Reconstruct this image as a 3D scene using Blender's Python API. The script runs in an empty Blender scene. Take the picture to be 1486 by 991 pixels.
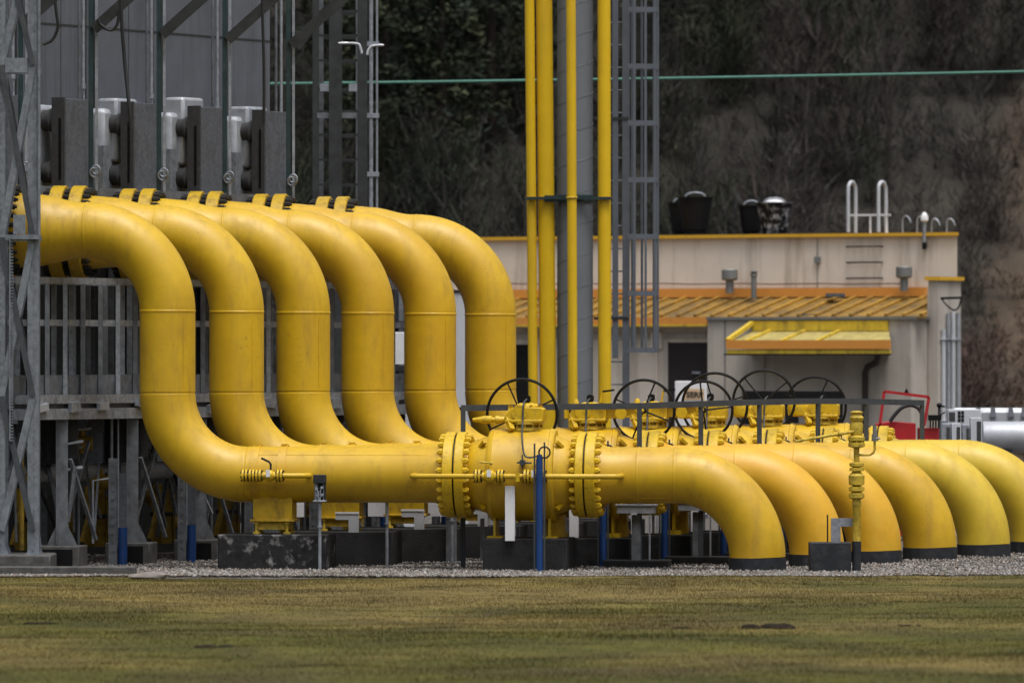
import bpy, math, random
import numpy as np
from mathutils import Vector, Matrix
random.seed(7); rng = np.random.default_rng(7)
R = math.radians
scene = bpy.context.scene
col = scene.collection

# ------------------------------------------------------------------ survey
F = 10080.0          # focal length in photo pixels (1486 wide)
H = 3.91             # camera height
CX, HY = 743.0, 515.0
def at(px, py, Y):   # survey point: bearing px, elevation py, distance Y
    return Vector(((px-CX)*Y/F, Y, H-(py-HY)*Y/F))
def gx(px, Y): return (px-CX)*Y/F
def gz(py, Y): return H-(py-HY)*Y/F

# ------------------------------------------------------------------ materials
def mat(name, base, rough=.5, metal=0., var=.12, scale=3., dirt=None, dirt_amt=0., dirt_scale=2.,
        chips=0., streak=0., bump=0., bump_scale=40., spec=.5, coat=0., dirt_lo=.5, obj_var=0., tint=None):
    m = bpy.data.materials.new(name); m.use_nodes = True
    nt = m.node_tree; N = nt.nodes; L = nt.links
    b = N['Principled BSDF']
    b.inputs['Roughness'].default_value = rough
    b.inputs['Metallic'].default_value = metal
    b.inputs['Specular IOR Level'].default_value = spec if rough < .75 else min(spec,.12)
    b.inputs['Coat Weight'].default_value = coat
    b.inputs['Coat Roughness'].default_value = .4
    tc0 = N.new('ShaderNodeTexCoord'); oi0 = N.new('ShaderNodeObjectInfo')
    off = N.new('ShaderNodeVectorMath'); off.operation = 'SCALE'; off.inputs[0].default_value = (37., 53., 71.); L.new(oi0.outputs['Random'], off.inputs['Scale'])
    va = N.new('ShaderNodeVectorMath'); va.operation = 'ADD'; L.new(tc0.outputs['Object'], va.inputs[0]); L.new(off.outputs['Vector'], va.inputs[1])
    class tc: outputs = {'Object': va.outputs['Vector']}
    n1 = N.new('ShaderNodeTexNoise'); n1.inputs['Scale'].default_value = scale
    n1.inputs['Detail'].default_value = 8; n1.inputs['Roughness'].default_value = .62
    L.new(tc.outputs['Object'], n1.inputs['Vector'])
    mr = N.new('ShaderNodeMapRange'); mr.inputs['From Min'].default_value = .3; mr.inputs['From Max'].default_value = .7
    mr.inputs['To Min'].default_value = 1-var; mr.inputs['To Max'].default_value = 1+var
    L.new(n1.outputs['Fac'], mr.inputs['Value'])
    hsv = N.new('ShaderNodeHueSaturation'); hsv.inputs['Color'].default_value = (*base, 1)
    L.new(mr.outputs['Result'], hsv.inputs['Value'])
    out = hsv.outputs['Color']
    if tint:
        n3 = N.new('ShaderNodeTexNoise'); n3.inputs['Scale'].default_value = .9; n3.inputs['Detail'].default_value = 4
        L.new(tc.outputs['Object'], n3.inputs['Vector'])
        cr = N.new('ShaderNodeMapRange'); cr.inputs['From Min'].default_value = .42; cr.inputs['From Max'].default_value = .68
        cr.inputs['To Max'].default_value = .7
        L.new(n3.outputs['Fac'], cr.inputs['Value'])
        mx = N.new('ShaderNodeMix'); mx.data_type = 'RGBA'; mx.inputs['B'].default_value = (*tint, 1)
        L.new(cr.outputs['Result'], mx.inputs['Factor']); L.new(out, mx.inputs['A']); out = mx.outputs['Result']
    if dirt:
        mp = N.new('ShaderNodeMapping')
        mp.inputs['Scale'].default_value = (1, 1, 1-streak) if streak else (1, 1, 1)
        L.new(tc.outputs['Object'], mp.inputs['Vector'])
        n2 = N.new('ShaderNodeTexNoise'); n2.inputs['Scale'].default_value = dirt_scale
        n2.inputs['Detail'].default_value = 10; n2.inputs['Roughness'].default_value = .7
        L.new(mp.outputs['Vector'], n2.inputs['Vector'])
        cr = N.new('ShaderNodeMapRange'); cr.inputs['From Min'].default_value = dirt_lo; cr.inputs['From Max'].default_value = dirt_lo+.22
        cr.inputs['To Min'].default_value = 0; cr.inputs['To Max'].default_value = dirt_amt
        L.new(n2.outputs['Fac'], cr.inputs['Value'])
        mx = N.new('ShaderNodeMix'); mx.data_type = 'RGBA'; mx.inputs['B'].default_value = (*dirt, 1)
        L.new(cr.outputs['Result'], mx.inputs['Factor']); L.new(out, mx.inputs['A']); out = mx.outputs['Result']
        rr = N.new('ShaderNodeMapRange'); rr.inputs['To Min'].default_value = rough; rr.inputs['To Max'].default_value = min(1, rough+.35)
        L.new(cr.outputs['Result'], rr.inputs['Value']); L.new(rr.outputs['Result'], b.inputs['Roughness'])
    if chips:
        n4 = N.new('ShaderNodeTexNoise'); n4.inputs['Scale'].default_value = 16.; n4.inputs['Detail'].default_value = 3; n4.inputs['Roughness'].default_value = .7
        n5 = N.new('ShaderNodeTexNoise'); n5.inputs['Scale'].default_value = 1.1; n5.inputs['Detail'].default_value = 2
        L.new(tc.outputs['Object'], n4.inputs['Vector']); L.new(tc.outputs['Object'], n5.inputs['Vector'])
        ad = N.new('ShaderNodeMath'); ad.operation = 'MULTIPLY_ADD'; ad.inputs[1].default_value = .45; L.new(n5.outputs['Fac'], ad.inputs[0]); L.new(n4.outputs['Fac'], ad.inputs[2])
        cm = N.new('ShaderNodeMapRange'); cm.inputs['From Min'].default_value = .93; cm.inputs['From Max'].default_value = .97; cm.inputs['To Max'].default_value = chips
        L.new(ad.outputs['Value'], cm.inputs['Value'])
        mx = N.new('ShaderNodeMix'); mx.data_type = 'RGBA'; mx.inputs['B'].default_value = (.10, .055, .018, 1)
        L.new(cm.outputs['Result'], mx.inputs['Factor']); L.new(out, mx.inputs['A']); out = mx.outputs['Result']
    if obj_var:
        oi = N.new('ShaderNodeObjectInfo')
        h2 = N.new('ShaderNodeHueSaturation')
        a = N.new('ShaderNodeMapRange'); a.inputs['To Min'].default_value = .5-obj_var*.12; a.inputs['To Max'].default_value = .5+obj_var*.12
        v = N.new('ShaderNodeMapRange'); v.inputs['To Min'].default_value = 1-obj_var; v.inputs['To Max'].default_value = 1+obj_var*.4
        L.new(oi.outputs['Random'], a.inputs['Value']); L.new(oi.outputs['Random'], v.inputs['Value'])
        L.new(a.outputs['Result'], h2.inputs['Hue']); L.new(v.outputs['Result'], h2.inputs['Value'])
        L.new(out, h2.inputs['Color']); out = h2.outputs['Color']
    L.new(out, b.inputs['Base Color'])
    if bump:
        nb = N.new('ShaderNodeTexNoise'); nb.inputs['Scale'].default_value = bump_scale; nb.inputs['Detail'].default_value = 5
        L.new(tc.outputs['Object'], nb.inputs['Vector'])
        bp = N.new('ShaderNodeBump'); bp.inputs['Strength'].default_value = bump; bp.inputs['Distance'].default_value = .02
        L.new(nb.outputs['Fac'], bp.inputs['Height']); L.new(bp.outputs['Normal'], b.inputs['Normal'])
    return m

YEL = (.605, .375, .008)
M = {}
M['yellow'] = mat('yellow_pipe_paint', YEL, .46, spec=.5, coat=.15, tint=(.50,.29,.010), var=.07, scale=5, dirt=(.26, .15, .02), dirt_amt=.5, dirt_scale=3.4, streak=.8, bump=.06, bump_scale=18, obj_var=.03, chips=.4)
M['yellow_warm'] = mat('warm_yellow_pipe_paint', (.64, .345, .012), .48, spec=.5, coat=.15, var=.08, scale=4, dirt=(.62, .40, .03), dirt_amt=.7, dirt_scale=1.4, bump=.06, bump_scale=18)
M['yellow_pale'] = mat('pale_yellow_pipe_paint', (.59, .41, .026), .48, spec=.5, coat=.15, var=.07, scale=4, dirt=(.36, .22, .02), dirt_amt=.6, dirt_scale=2., streak=.6, bump=.06, bump_scale=18)
M['yellow_fit'] = mat('yellow_fitting_paint', (.63, .41, .008), .42, chips=.6, var=.1, scale=9, dirt=(.16, .10, .02), dirt_amt=.75, dirt_scale=9, bump=.08)
M['amber'] = mat('amber_flange_paint', (.48, .30, .006), .45, chips=.8, var=.1, scale=8, dirt=(.10, .06, .015), dirt_amt=.8, dirt_scale=6, streak=.5)
M['shaded_yellow'] = mat('grimy_shade_darkened_yellow', (.30, .19, .012), .6, var=.25, scale=5, dirt=(.05, .035, .012), dirt_amt=.9, dirt_scale=4)  # yellow with grime, base darkened to paint in the shade under the gallery
M['old_yellow'] = mat('weathered_yellow_paint', (.52, .36, .03), .6, var=.25, scale=9, dirt=(.12, .08, .02), dirt_amt=.9, dirt_scale=10)
M['vent_yellow'] = mat('vent_pipe_yellow_paint', (.70, .45, .008), .42, var=.06, scale=2, dirt=(.45, .25, .01), dirt_amt=.5, dirt_scale=1.5, streak=.85)
M['black_coat'] = mat('black_bitumen_coating', (.026, .028, .032), .55, spec=.2, var=.3, scale=6, dirt=(.07, .07, .065), dirt_amt=.6, dirt_scale=7)
M['black'] = mat('black_paint', (.007, .007, .008), .45, spec=.2, var=.2)
M['bolt'] = mat('dark_bolt_steel', (.022, .02, .018), .5, spec=.25, var=.4, scale=20)
M['rail'] = mat('dark_grey_rail_paint', (.055, .062, .07), .45, spec=.2, var=.15, dirt=(.12, .12, .11), dirt_amt=.4, dirt_scale=8)
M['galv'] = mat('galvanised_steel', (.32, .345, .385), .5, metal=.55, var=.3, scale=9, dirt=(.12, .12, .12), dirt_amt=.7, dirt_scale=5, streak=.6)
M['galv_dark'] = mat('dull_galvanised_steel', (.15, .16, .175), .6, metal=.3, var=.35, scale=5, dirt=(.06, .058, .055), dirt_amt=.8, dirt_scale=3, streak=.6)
M['dark_steel'] = mat('dark_structural_steel', (.04, .042, .043), .6, spec=.2, var=.3, scale=4)
M['green_steel'] = mat('dark_green_post_paint', (.010, .030, .032), .5, var=.25, scale=4, dirt=(.06, .06, .06), dirt_amt=.5, dirt_scale=6)
M['clad'] = mat('grey_wall_cladding', (.128, .140, .166), .55, metal=.15, var=.14, scale=1.3, dirt=(.085, .088, .098), dirt_amt=.9, dirt_scale=2.6, streak=.93, bump=.05, bump_scale=4)
M['slab'] = mat('grey_granular_panel', (.098, .106, .122), .8, var=.25, scale=14, dirt=(.05, .05, .05), dirt_amt=.6, dirt_scale=5, streak=.7)
M['slab_dark'] = mat('dark_grey_panel_edge', (.05, .05, .052), .7, spec=.2, var=.2, scale=10)
M['silver'] = mat('silver_insulation_cladding', (.42, .44, .47), .48, metal=.35, var=.12, scale=3, dirt=(.3, .3, .3), dirt_amt=.6, dirt_scale=2.5, streak=.6, bump=.15, bump_scale=6)
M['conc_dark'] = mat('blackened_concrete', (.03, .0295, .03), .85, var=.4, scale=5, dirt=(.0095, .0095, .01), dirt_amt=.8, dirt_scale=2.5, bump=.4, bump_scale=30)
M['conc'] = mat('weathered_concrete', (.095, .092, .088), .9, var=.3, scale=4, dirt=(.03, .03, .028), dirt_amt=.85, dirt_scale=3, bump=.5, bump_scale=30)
M['plaster'] = mat('cream_plaster', (.67, .60, .52), .85, var=.06, scale=1.2, dirt=(.33, .28, .22), dirt_amt=.75, dirt_scale=2.2, streak=.9, bump=.1, bump_scale=40)
M['plaster_grey'] = mat('grey_beige_render', (.46, .42, .37), .85, var=.08, scale=1.5, dirt=(.2, .175, .15), dirt_amt=.6, dirt_scale=1.8, streak=.88, bump=.15, bump_scale=40)
M['orange'] = mat('orange_trim_paint', (.66, .27, .045), .55, var=.1, scale=3, dirt=(.36, .19, .04), dirt_amt=.5, dirt_scale=3)
M['trim_yellow'] = mat('yellow_trim_paint', (.66, .37, .02), .55, var=.12, scale=4, dirt=(.22, .15, .03), dirt_amt=.7, dirt_scale=4)
M['awn_yellow'] = mat('stained_yellow_flashing', (.60, .42, .03), .55, var=.15, scale=5, dirt=(.07, .055, .02), dirt_amt=.95, dirt_scale=3.2, streak=.85)
M['roof'] = mat('mossy_roof_sheet', (.24, .135, .018), .7, tint=(.075,.05,.025), var=.4, scale=2.5, dirt=(.09, .075, .04), dirt_amt=.9, dirt_scale=1.6)
M['roof_rib'] = mat('ochre_roof_rib', (.36, .19, .018), .65, tint=(.10,.06,.02), var=.25, scale=6, dirt=(.15, .1, .04), dirt_amt=.8, dirt_scale=4)
M['awn_sheet'] = mat('pale_mossy_awning_sheet', (.36, .29, .09), .7, var=.3, scale=4, dirt=(.16, .15, .05), dirt_amt=.9, dirt_scale=3)
M['glass'] = mat('dark_window_glass', (.012, .013, .016), .08, var=.1)
M['door'] = mat('dark_brown_door', (.03, .025, .026), .5, spec=.2, var=.15)
M['white'] = mat('white_plastic', (.72, .72, .74), .45, var=.05, dirt=(.45, .45, .46), dirt_amt=.5, dirt_scale=4, streak=.5)
M['cab'] = mat('pale_grey_cabinet_paint', (.5, .52, .56), .4, var=.05, dirt=(.35, .36, .38), dirt_amt=.5, dirt_scale=2, streak=.8)
M['beige'] = mat('beige_label_card', (.6, .42, .25), .6, var=.05)
M['ink'] = mat('dark_printing_ink', (.03, .025, .02), .6, var=.05)
M['blue'] = mat('blue_plastic_sleeve', (.008, .045, .17), .4, var=.2, scale=5, dirt=(.01, .03, .08), dirt_amt=.6, dirt_scale=4)
M['red'] = mat('red_machine_paint', (.42, .012, .018), .45, var=.12, dirt=(.16, .01, .01), dirt_amt=.6, dirt_scale=4)
M['tub'] = mat('black_rubber', (.007, .007, .008), .6, spec=.2, var=.3, scale=6)
M['tub_white'] = mat('black_rubber_with_white_crust', (.007, .007, .008), .6, spec=.2, var=.3, scale=6, dirt=(.5, .5, .52), dirt_amt=1.3, dirt_scale=6)
M['duct'] = mat('dull_grey_duct_insulation', (.31, .33, .36), .5, metal=.2, var=.2, scale=3, dirt=(.10, .105, .115), dirt_amt=.8, dirt_scale=2.5, streak=.6, bump=.15, bump_scale=6)
M['mast'] = mat('weathered_mast_steel', (.20, .222, .25), .5, metal=.4, var=.3, scale=9, dirt=(.07, .075, .08), dirt_amt=.8, dirt_scale=5, streak=.6)
M['zinc'] = mat('zinc_vent_sheet', (.25, .26, .26), .45, metal=.6, var=.2, dirt=(.12, .11, .1), dirt_amt=.6, dirt_scale=6)
M['grey_vent'] = mat('grey_stack_paint', (.15, .168, .19), .5, var=.06, scale=1, dirt=(.1, .11, .12), dirt_amt=.5, dirt_scale=1.2, streak=.8)
M['cable'] = mat('green_cable_sheath', (.045, .17, .125), .5, var=.1)
M['brown'] = mat('brown_downpipe_paint', (.035, .024, .022), .5, var=.2)
M['hose'] = mat('black_rubber_hose', (.014, .014, .015), .5, var=.2)
M['stone'] = mat('weathered_stone', (.2, .18, .16), .9, var=.3, scale=5, bump=.4)
M['earth'] = mat('dark_molehill_soil', (.022, .017, .012), .95, var=.4, scale=10, bump=.5)

# ------------------------------------------------------------------ mesh building
class MB:
    def __init__(s): s.v = []; s.f = []; s.m = []
    def add(s, vs, fs, m=0):
        o = len(s.v); s.v += [tuple(p) for p in vs]
        s.f += [tuple(i+o for i in f) for f in fs]; s.m += [m]*len(fs); return s
    def box(s, x0, x1, y0, y1, z0, z1, m=0):
        return s.add([(x0,y0,z0),(x1,y0,z0),(x1,y1,z0),(x0,y1,z0),(x0,y0,z1),(x1,y0,z1),(x1,y1,z1),(x0,y1,z1)],
                     [(0,3,2,1),(4,5,6,7),(0,1,5,4),(1,2,6,5),(2,3,7,6),(3,0,4,7)], m)
    def beam(s, p, q, w, h, up=(0,0,1), m=0):
        p, q = Vector(p), Vector(q); d = (q-p).normalized(); u = Vector(up)
        if abs(d.dot(u)) > .98: u = Vector((1,0,0))
        a = d.cross(u).normalized(); b = a.cross(d).normalized()
        vs = [c + a*sx*w/2 + b*sy*h/2 for c in (p, q) for sx, sy in ((-1,-1),(1,-1),(1,1),(-1,1))]
        return s.add(vs, [(3,2,1,0),(4,5,6,7),(0,1,5,4),(1,2,6,5),(2,3,7,6),(3,0,4,7)], m)
    def prism(s, pts, ext, m=0):
        pts = [Vector(p) for p in pts]; n = len(pts); e = Vector(ext)
        vs = pts + [p+e for p in pts]
        fs = [tuple(reversed(range(n))), tuple(range(n, 2*n))] + [(i, (i+1) % n, (i+1) % n+n, i+n) for i in range(n)]
        return s.add(vs, fs, m)
    def tube(s, path, r, n=16, caps=True, m=0, closed=False):
        path = [Vector(p) for p in path]; k = len(path)
        rs = r if isinstance(r, (list, tuple)) else [r]*k
        tang = []
        for i in range(k):
            a = path[i-1] if (i > 0 or closed) else path[i]
            b = path[(i+1) % k] if (i < k-1 or closed) else path[i]
            tang.append((b-a).normalized())
        u = Vector((0,0,1)) if abs(tang[0].z) < .9 else Vector((0,1,0))
        u = (u - tang[0]*u.dot(tang[0])).normalized()
        vs = []
        for i in range(k):
            u = (u - tang[i]*u.dot(tang[i])).normalized(); w = tang[i].cross(u)
            for j in range(n):
                t = 2*math.pi*j/n; vs.append(path[i] + (u*math.cos(t)+w*math.sin(t))*rs[i])
        fs = []
        for i in range(k if closed else k-1):
            i2 = (i+1) % k
            for j in range(n):
                j2 = (j+1) % n; fs.append((i*n+j, i2*n+j, i2*n+j2, i*n+j2))
        fs = [tuple(reversed(f)) for f in fs]
        if caps and not closed:
            fs.append(tuple(range(n))); fs.append(tuple(reversed(range((k-1)*n, k*n))))
        return s.add(vs, fs, m)
    def cyl(s, p, q, r, r2=None, n=16, m=0): return s.tube([p, q], [r, r if r2 is None else r2], n, True, m)
    def lathe(s, prof, org=(0,0,0), axis=(1,0,0), n=48, m=0):   # prof: (distance along axis, radius)
        a = Vector(axis).normalized(); o = Vector(org)
        u = Vector((0,0,1)) if abs(a.z) < .9 else Vector((1,0,0)); u = (u-a*u.dot(a)).normalized(); w = a.cross(u)
        vs = []
        for t, r in prof:
            for j in range(n):
                an = 2*math.pi*j/n; vs.append(o+a*t+(u*math.cos(an)+w*math.sin(an))*r)
        k = len(prof); fs = []
        for i in range(k-1):
            for j in range(n):
                j2 = (j+1) % n; fs.append((i*n+j, i*n+j2, (i+1)*n+j2, (i+1)*n+j))
        fs.append(tuple(reversed(range(n)))); fs.append(tuple(range((k-1)*n, k*n)))
        return s.add(vs, fs, m)
    def torus(s, c, normal, Rr, r, n=48, k=8, m=0):
        a = Vector(normal).normalized(); u = Vector((0,0,1)) if abs(a.z) < .9 else Vector((1,0,0))
        u = (u-a*u.dot(a)).normalized(); w = a.cross(u); c = Vector(c)
        return s.tube([c+(u*math.cos(2*math.pi*i/n)+w*math.sin(2*math.pi*i/n))*Rr for i in range(n)], r, k, False, m, True)
    def ball(s, c, r, sx=1, sy=1, sz=1, n=14, k=8, m=0):
        c = Vector(c); vs = []
        for i in range(k+1):
            ph = math.pi*i/k
            for j in range(n):
                t = 2*math.pi*j/n
                vs.append(c+Vector((math.sin(ph)*math.cos(t)*sx, math.sin(ph)*math.sin(t)*sy, -math.cos(ph)*sz))*r)
        fs = []
        for i in range(k):
            for j in range(n):
                j2 = (j+1) % n; fs.append((i*n+j, i*n+j2, (i+1)*n+j2, (i+1)*n+j))
        return s.add(vs, fs, m)
    def build(s, name, mats, parent=None, bevel=0, loc=None, rotz=0, sharp=38):
        me = bpy.data.meshes.new(name); me.from_pydata(s.v, [], s.f)
        if not isinstance(mats, (list, tuple)): mats = [mats]
        for k in mats: me.materials.append(M[k] if isinstance(k, str) else k)
        me.polygons.foreach_set('material_index', s.m)
        me.polygons.foreach_set('use_smooth', [True]*len(s.f))
        me.update(); me.validate()
        me.set_sharp_from_angle(angle=R(sharp))
        o = bpy.data.objects.new(name, me); col.objects.link(o)
        if parent: o.parent = parent
        if loc is not None: o.location = loc
        o.rotation_euler.z = rotz
        if bevel:
            b = o.modifiers.new('bevel', 'BEVEL'); b.width = bevel; b.segments = 2; b.limit_method = 'ANGLE'; b.angle_limit = R(40)
        return o

def tag(o, label, cat, group=None):
    o['label'] = label; o['category'] = cat
    if group: o['group'] = group
    return o
def thing(name, label, cat, loc=(0,0,0), rotz=0., group=None):
    o = bpy.data.objects.new(name, None); col.objects.link(o); o.location = loc; o.rotation_euler.z = rotz
    o.empty_display_size = .2
    return tag(o, label, cat, group)
def copy_tree(o, parent=None, loc=None, label=None):
    c = o.copy(); col.objects.link(c)
    if parent: c.parent = parent
    if loc is not None: c.location = loc
    if label: c['label'] = label
    for ch in list(o.children): copy_tree(ch, c)
    return c
def structure(o): o['kind'] = 'structure'; return o
def stuff(o): o['kind'] = 'stuff'; return o

# ------------------------------------------------------------------ pipeline bank
TH = R(-6.5)                       # pipes swing towards the viewer at their right end
DX, DY = 1.172, 2.2                # step from one pipeline to the next
ZA, ZU = 1.735, 6.187              # axis heights of lower and upper run
PR = .508; ER = 1.48               # pipe radius, elbow radius
X0, Y0 = gx(760, 126), 126.0
NL = 6
def line_loc(k): return Vector((X0+k*DX, Y0+k*DY, 0))
ORD = ['first', 'second', 'third', 'fourth', 'fifth', 'sixth']
BU = Vector((DX, DY, 0)).normalized()     # direction of the bank
BROT = math.atan2(DY, DX)
BN = Vector((BU.y, -BU.x, 0))             # square to the bank, towards the viewer's right

def flange_mb(x0, x1, r, nuts, pitch, nb=24, hub=None, nut_len=.095, nut_r=.056, mm=0, nm=0):
    """disc from x0 to x1, nuts on the side nuts=-1/+1"""
    b = MB(); c = .015
    b.lathe([(x0, r-.25), (x0, r-c), (x0+c, r), (x1-c, r), (x1, r-c), (x1, r-.25)], (0,0,ZA), n=72, m=mm)
    for i in range(nb):
        t = 2*math.pi*(i+.5)/nb; y = math.sin(t)*pitch; z = ZA+math.cos(t)*pitch
        xs = x0 if nuts < 0 else x1
        b.cyl((xs, y, z), (xs+nuts*nut_len*.85, y, z), nut_r, n=6, m=nm)
        b.cyl((xs, y, z), (xs+nuts*nut_len*1.1, y, z), nut_r*.6, n=8, m=nm)
    return b

XR = -6.54                          # riser
def arc(cx, cz, a0, a1, n=26):
    return [(cx+ER*math.cos(R(a0+(a1-a0)*i/n)), 0, cz+ER*math.sin(R(a0+(a1-a0)*i/n))) for i in range(n+1)]
def shell_path(pts_r):
    return [p for p, r in pts_r], [r for p, r in pts_r]
def s_pipe_shell():
    pr = []
    w = .009
    def weld(p, d, w=.008):
        p, d = Vector(p), Vector(d)
        for t, e in ((-.08,0),(-.03,0),(-.022, 0), (-.012, w), (.012, w), (.022, 0),(.03,0),(.08,0)): pr.append((p+d*t, PR+e))
    # reducer from the flange down to the pipe
    pr.append((Vector((-9.37, 0, ZU)), .69)); pr.append((Vector((-9.1, 0, ZU)), .67)); 
    for i in range(9):
        t = i/8; s = t*t*(3-2*t); pr.append((Vector((-8.95+t*.85, 0, ZU)), .655+(PR-.655)*s))
    weld((-8.02-.0, 0, ZU), (1,0,0))
    for p in arc(-8.02, ZU-ER, 90, 0)[1:-1]: pr.append((Vector(p), PR))
    weld((XR, 0, ZU-ER), (0,0,-1))
    weld((XR, 0, ZA+ER), (0,0,-1), -.007)
    for p in arc(XR+ER, ZA+ER, 180, 270)[1:-1]: pr.append((Vector(p), PR))
    weld((XR+ER, 0, ZA), (1,0,0), -.007)
    pr.append((Vector((-1.62, 0, ZA)), PR)); pr.append((Vector((-1.45, 0, ZA)), PR+.06)); pr.append((Vector((-1.41, 0, ZA)), PR+.06))
    p, r = shell_path(pr); b = MB(); b.tube(p, r, 72, False)
    # longitudinal seams
    b.tube([(XR+.35, -.372, ZU-ER-.1), (XR+.35, -.372, ZA+ER+.1)], .006, 6)
    b.tube([(XR+ER+.1, -.36, ZA+.358), (-1.7, -.36, ZA+.358)], .006, 6)
    return b

def make_s_pipe():
    t = thing('bent_gas_pipe', '', 'gas pipe', line_loc(0), TH, 'yellow double-bend pipes')
    s_pipe_shell().build('pipe_shell', 'yellow', t)
    flange_mb(-1.41, -1.225, .78, -1, .69).build('flange', 'yellow_fit', t)
    # big upper flange pair, dark studs
    def up(x0, x1, nuts):
        b = flange_mb(x0, x1, .87, nuts, .775, 28, nut_len=.14, nut_r=.046, nm=1)
        for i, v in enumerate(b.v): b.v[i] = (v[0], v[1], v[2]-ZA+ZU)
        return b
    up(-9.60, -9.36, 1).build('upper_flange', ['amber', 'bolt'], t)
    u = up(-9.98, -9.73, -1); u.build('upper_flange', ['amber', 'bolt'], t)
    g = MB(); g.lathe([(-9.73, .70), (-9.60, .70)], (0,0,ZU), n=48)
    for i in range(28):
        a = 2*math.pi*(i+.5)/28; g.cyl((-9.74, .775*math.sin(a), ZU+.775*math.cos(a)), (-9.59, .775*math.sin(a), ZU+.775*math.cos(a)), .04, n=6)
    g.build('stud_ring', 'bolt', t)
    g = MB(); g.lathe([(-11.4, .6), (-10.3, .6), (-10.0, .68), (-9.98, .68)], (0,0,ZU), n=48); g.build('pipe_stub', 'yellow', t)
    for px in (369.5, 410):
        x = (px-760)/80
        b = MB(); b.lathe([(x-.075, PR-.01), (x-.075, PR+.022), (x+.075, PR+.022), (x+.075, PR-.01)], (0,0,ZA), n=64)
        b.box(x-.05, x+.05, -.12, .12, ZA+PR+.01, ZA+PR+.05)
        b.build('clamp_band', 'yellow', t)
    return t
S_LABELS = ['yellow S-bend pipe nearest the grass with clamp bands and small bypass fittings across it',
 'second yellow S-bend pipe from the left edge, just behind the fully visible one',
 'third yellow S-bend pipe counting from the left, between the second and fourth risers',
 'fourth yellow S-bend pipe counting from the left, riser left of the pale gaps',
 'fifth yellow S-bend pipe, second from the right in the row of six risers',
 'rearmost yellow S-bend pipe, rightmost riser beside the slim vertical pipes']
sp = make_s_pipe()
for k in range(NL):
    t = sp if k == 0 else copy_tree(sp)
    t.location = line_loc(k); t['label'] = S_LABELS[k]

XE = 4.25
def make_outlet(k):
    t = thing('outlet_elbow_pipe', '', 'gas pipe', line_loc(k), TH, 'yellow elbows turning into the ground')
    pr = [(Vector((1.36, 0, ZA)), PR+.06), (Vector((1.42, 0, ZA)), PR+.06), (Vector((1.56, 0, ZA)), PR)]
    def weld(p, d):
        p, d = Vector(p), Vector(d)
        for tt, e in ((-.08,0),(-.03,0),(-.022, 0), (-.012, .006), (.012, .006), (.022, 0),(.03,0),(.08,0)): pr.append((p+d*tt, PR+e))
    weld((2.1, 0, ZA), (1,0,0)); weld((XE-ER, 0, ZA), (1,0,0))
    for p in arc(XE-ER, ZA-ER, 90, 0)[1:]: pr.append((Vector(p), PR))
    p, r = shell_path(pr); b = MB(); b.tube(p, r, 72, False)
    b.tube([(2.15, -.3, ZA-.412), (XE-ER-.1, -.3, ZA-.412)], .006, 6)
    b.build('pipe_shell', 'yellow', t)
    b = MB(); b.lathe([(0, PR), (.0, PR+.012), (.34, PR+.012), (.345, PR-.01)], (XE, 0, -.09), (0,0,1), n=64)
    b.build('black_sleeve', 'black_coat', t)
    flange_mb(1.175, 1.36, .78, 1, .69).build('flange', 'yellow_fit', t)
    return t
O_LABELS = ['yellow outlet elbow nearest the grass, curving down right of the front valve',
 'second outlet elbow from the front, orange-tinged, behind the low black box',
 'third outlet elbow, orange-tinged, directly behind the slender yellow valve stand',
 'fourth yellow outlet elbow from the front, just right of the slender valve stand',
 'fifth yellow outlet elbow, whole black sleeve in view, second from the right edge',
 'rearmost outlet elbow cut by the right edge of the picture']
ol = make_outlet(0)
for k in range(NL):
    t = ol if k == 0 else copy_tree(ol)
    t.location = line_loc(k); t['label'] = O_LABELS[k]
    if k in (1, 2, 4, 5):
        for c in t.children:
            if c.name.startswith('pipe_shell'):
                c.data = c.data.copy(); c.data.materials[0] = M['yellow_warm' if k in (1, 2) else 'yellow_pale']

# ------------------------------------------------------------------ valves
def handwheel_mb(c, Rr, hub_y, rot, n_sp=4, r=.027):
    c = Vector(c); b = MB(); b.torus(c, (0,1,0), Rr, r, 56, 8)
    hub = c+Vector((0, hub_y, 0))
    for i in range(n_sp):
        a = rot+2*math.pi*i/n_sp
        b.cyl(hub, c+Vector((math.cos(a), 0, math.sin(a)))*Rr, .016, n=8)
    b.cyl(hub+Vector((0,-.05,0)), hub+Vector((0,.05,0)), .06, n=14)
    return b
valve_meshes = {}
def cached(key, maker, name, mats, parent, **kw):
    if key in valve_meshes:
        o = valve_meshes[key].copy(); col.objects.link(o); o.parent = parent; return o
    o = maker().build(name, mats, parent, **kw); valve_meshes[key] = o; return o
def body_mb():
    b = MB()
    b.lathe([(-1.03,.5),(-1.03,.58),(-.96,.575),(-.93,.60),(-.66,.70),(-.61,.715),(-.60,.80),(-.57,.83),(-.52,.845),(-.505,.83),(.505,.83),(.52,.845),(.57,.83),(.60,.80),(.61,.715),(.66,.70),(.93,.60),(.96,.575),(1.03,.58),(1.03,.5)],(0,0,ZA),n=72)
    return b
def lug(x, z):
    s = 1 if z > ZA else -1
    b = MB(); b.beam((x, -.40, z), (x+(.1 if x > 0 else -.1)*-1, -.52, z+s*.11), .07, .06)
    return b
V_LABELS = ['large yellow ball valve nearest the grass, fully in view, black handwheel behind it',
 'yellow valve with long gearbox plate and spoked handwheel, just right of the nearest valve',
 'third yellow valve from the front, smaller handwheel before the white cabinet',
 'fourth yellow valve from the front, its tall handwheel crossing the dark door',
 'fifth yellow valve from the front, wheel against the wall beneath the awning',
 'rearmost yellow valve, wheel ring in front of the black bench right end']
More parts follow.
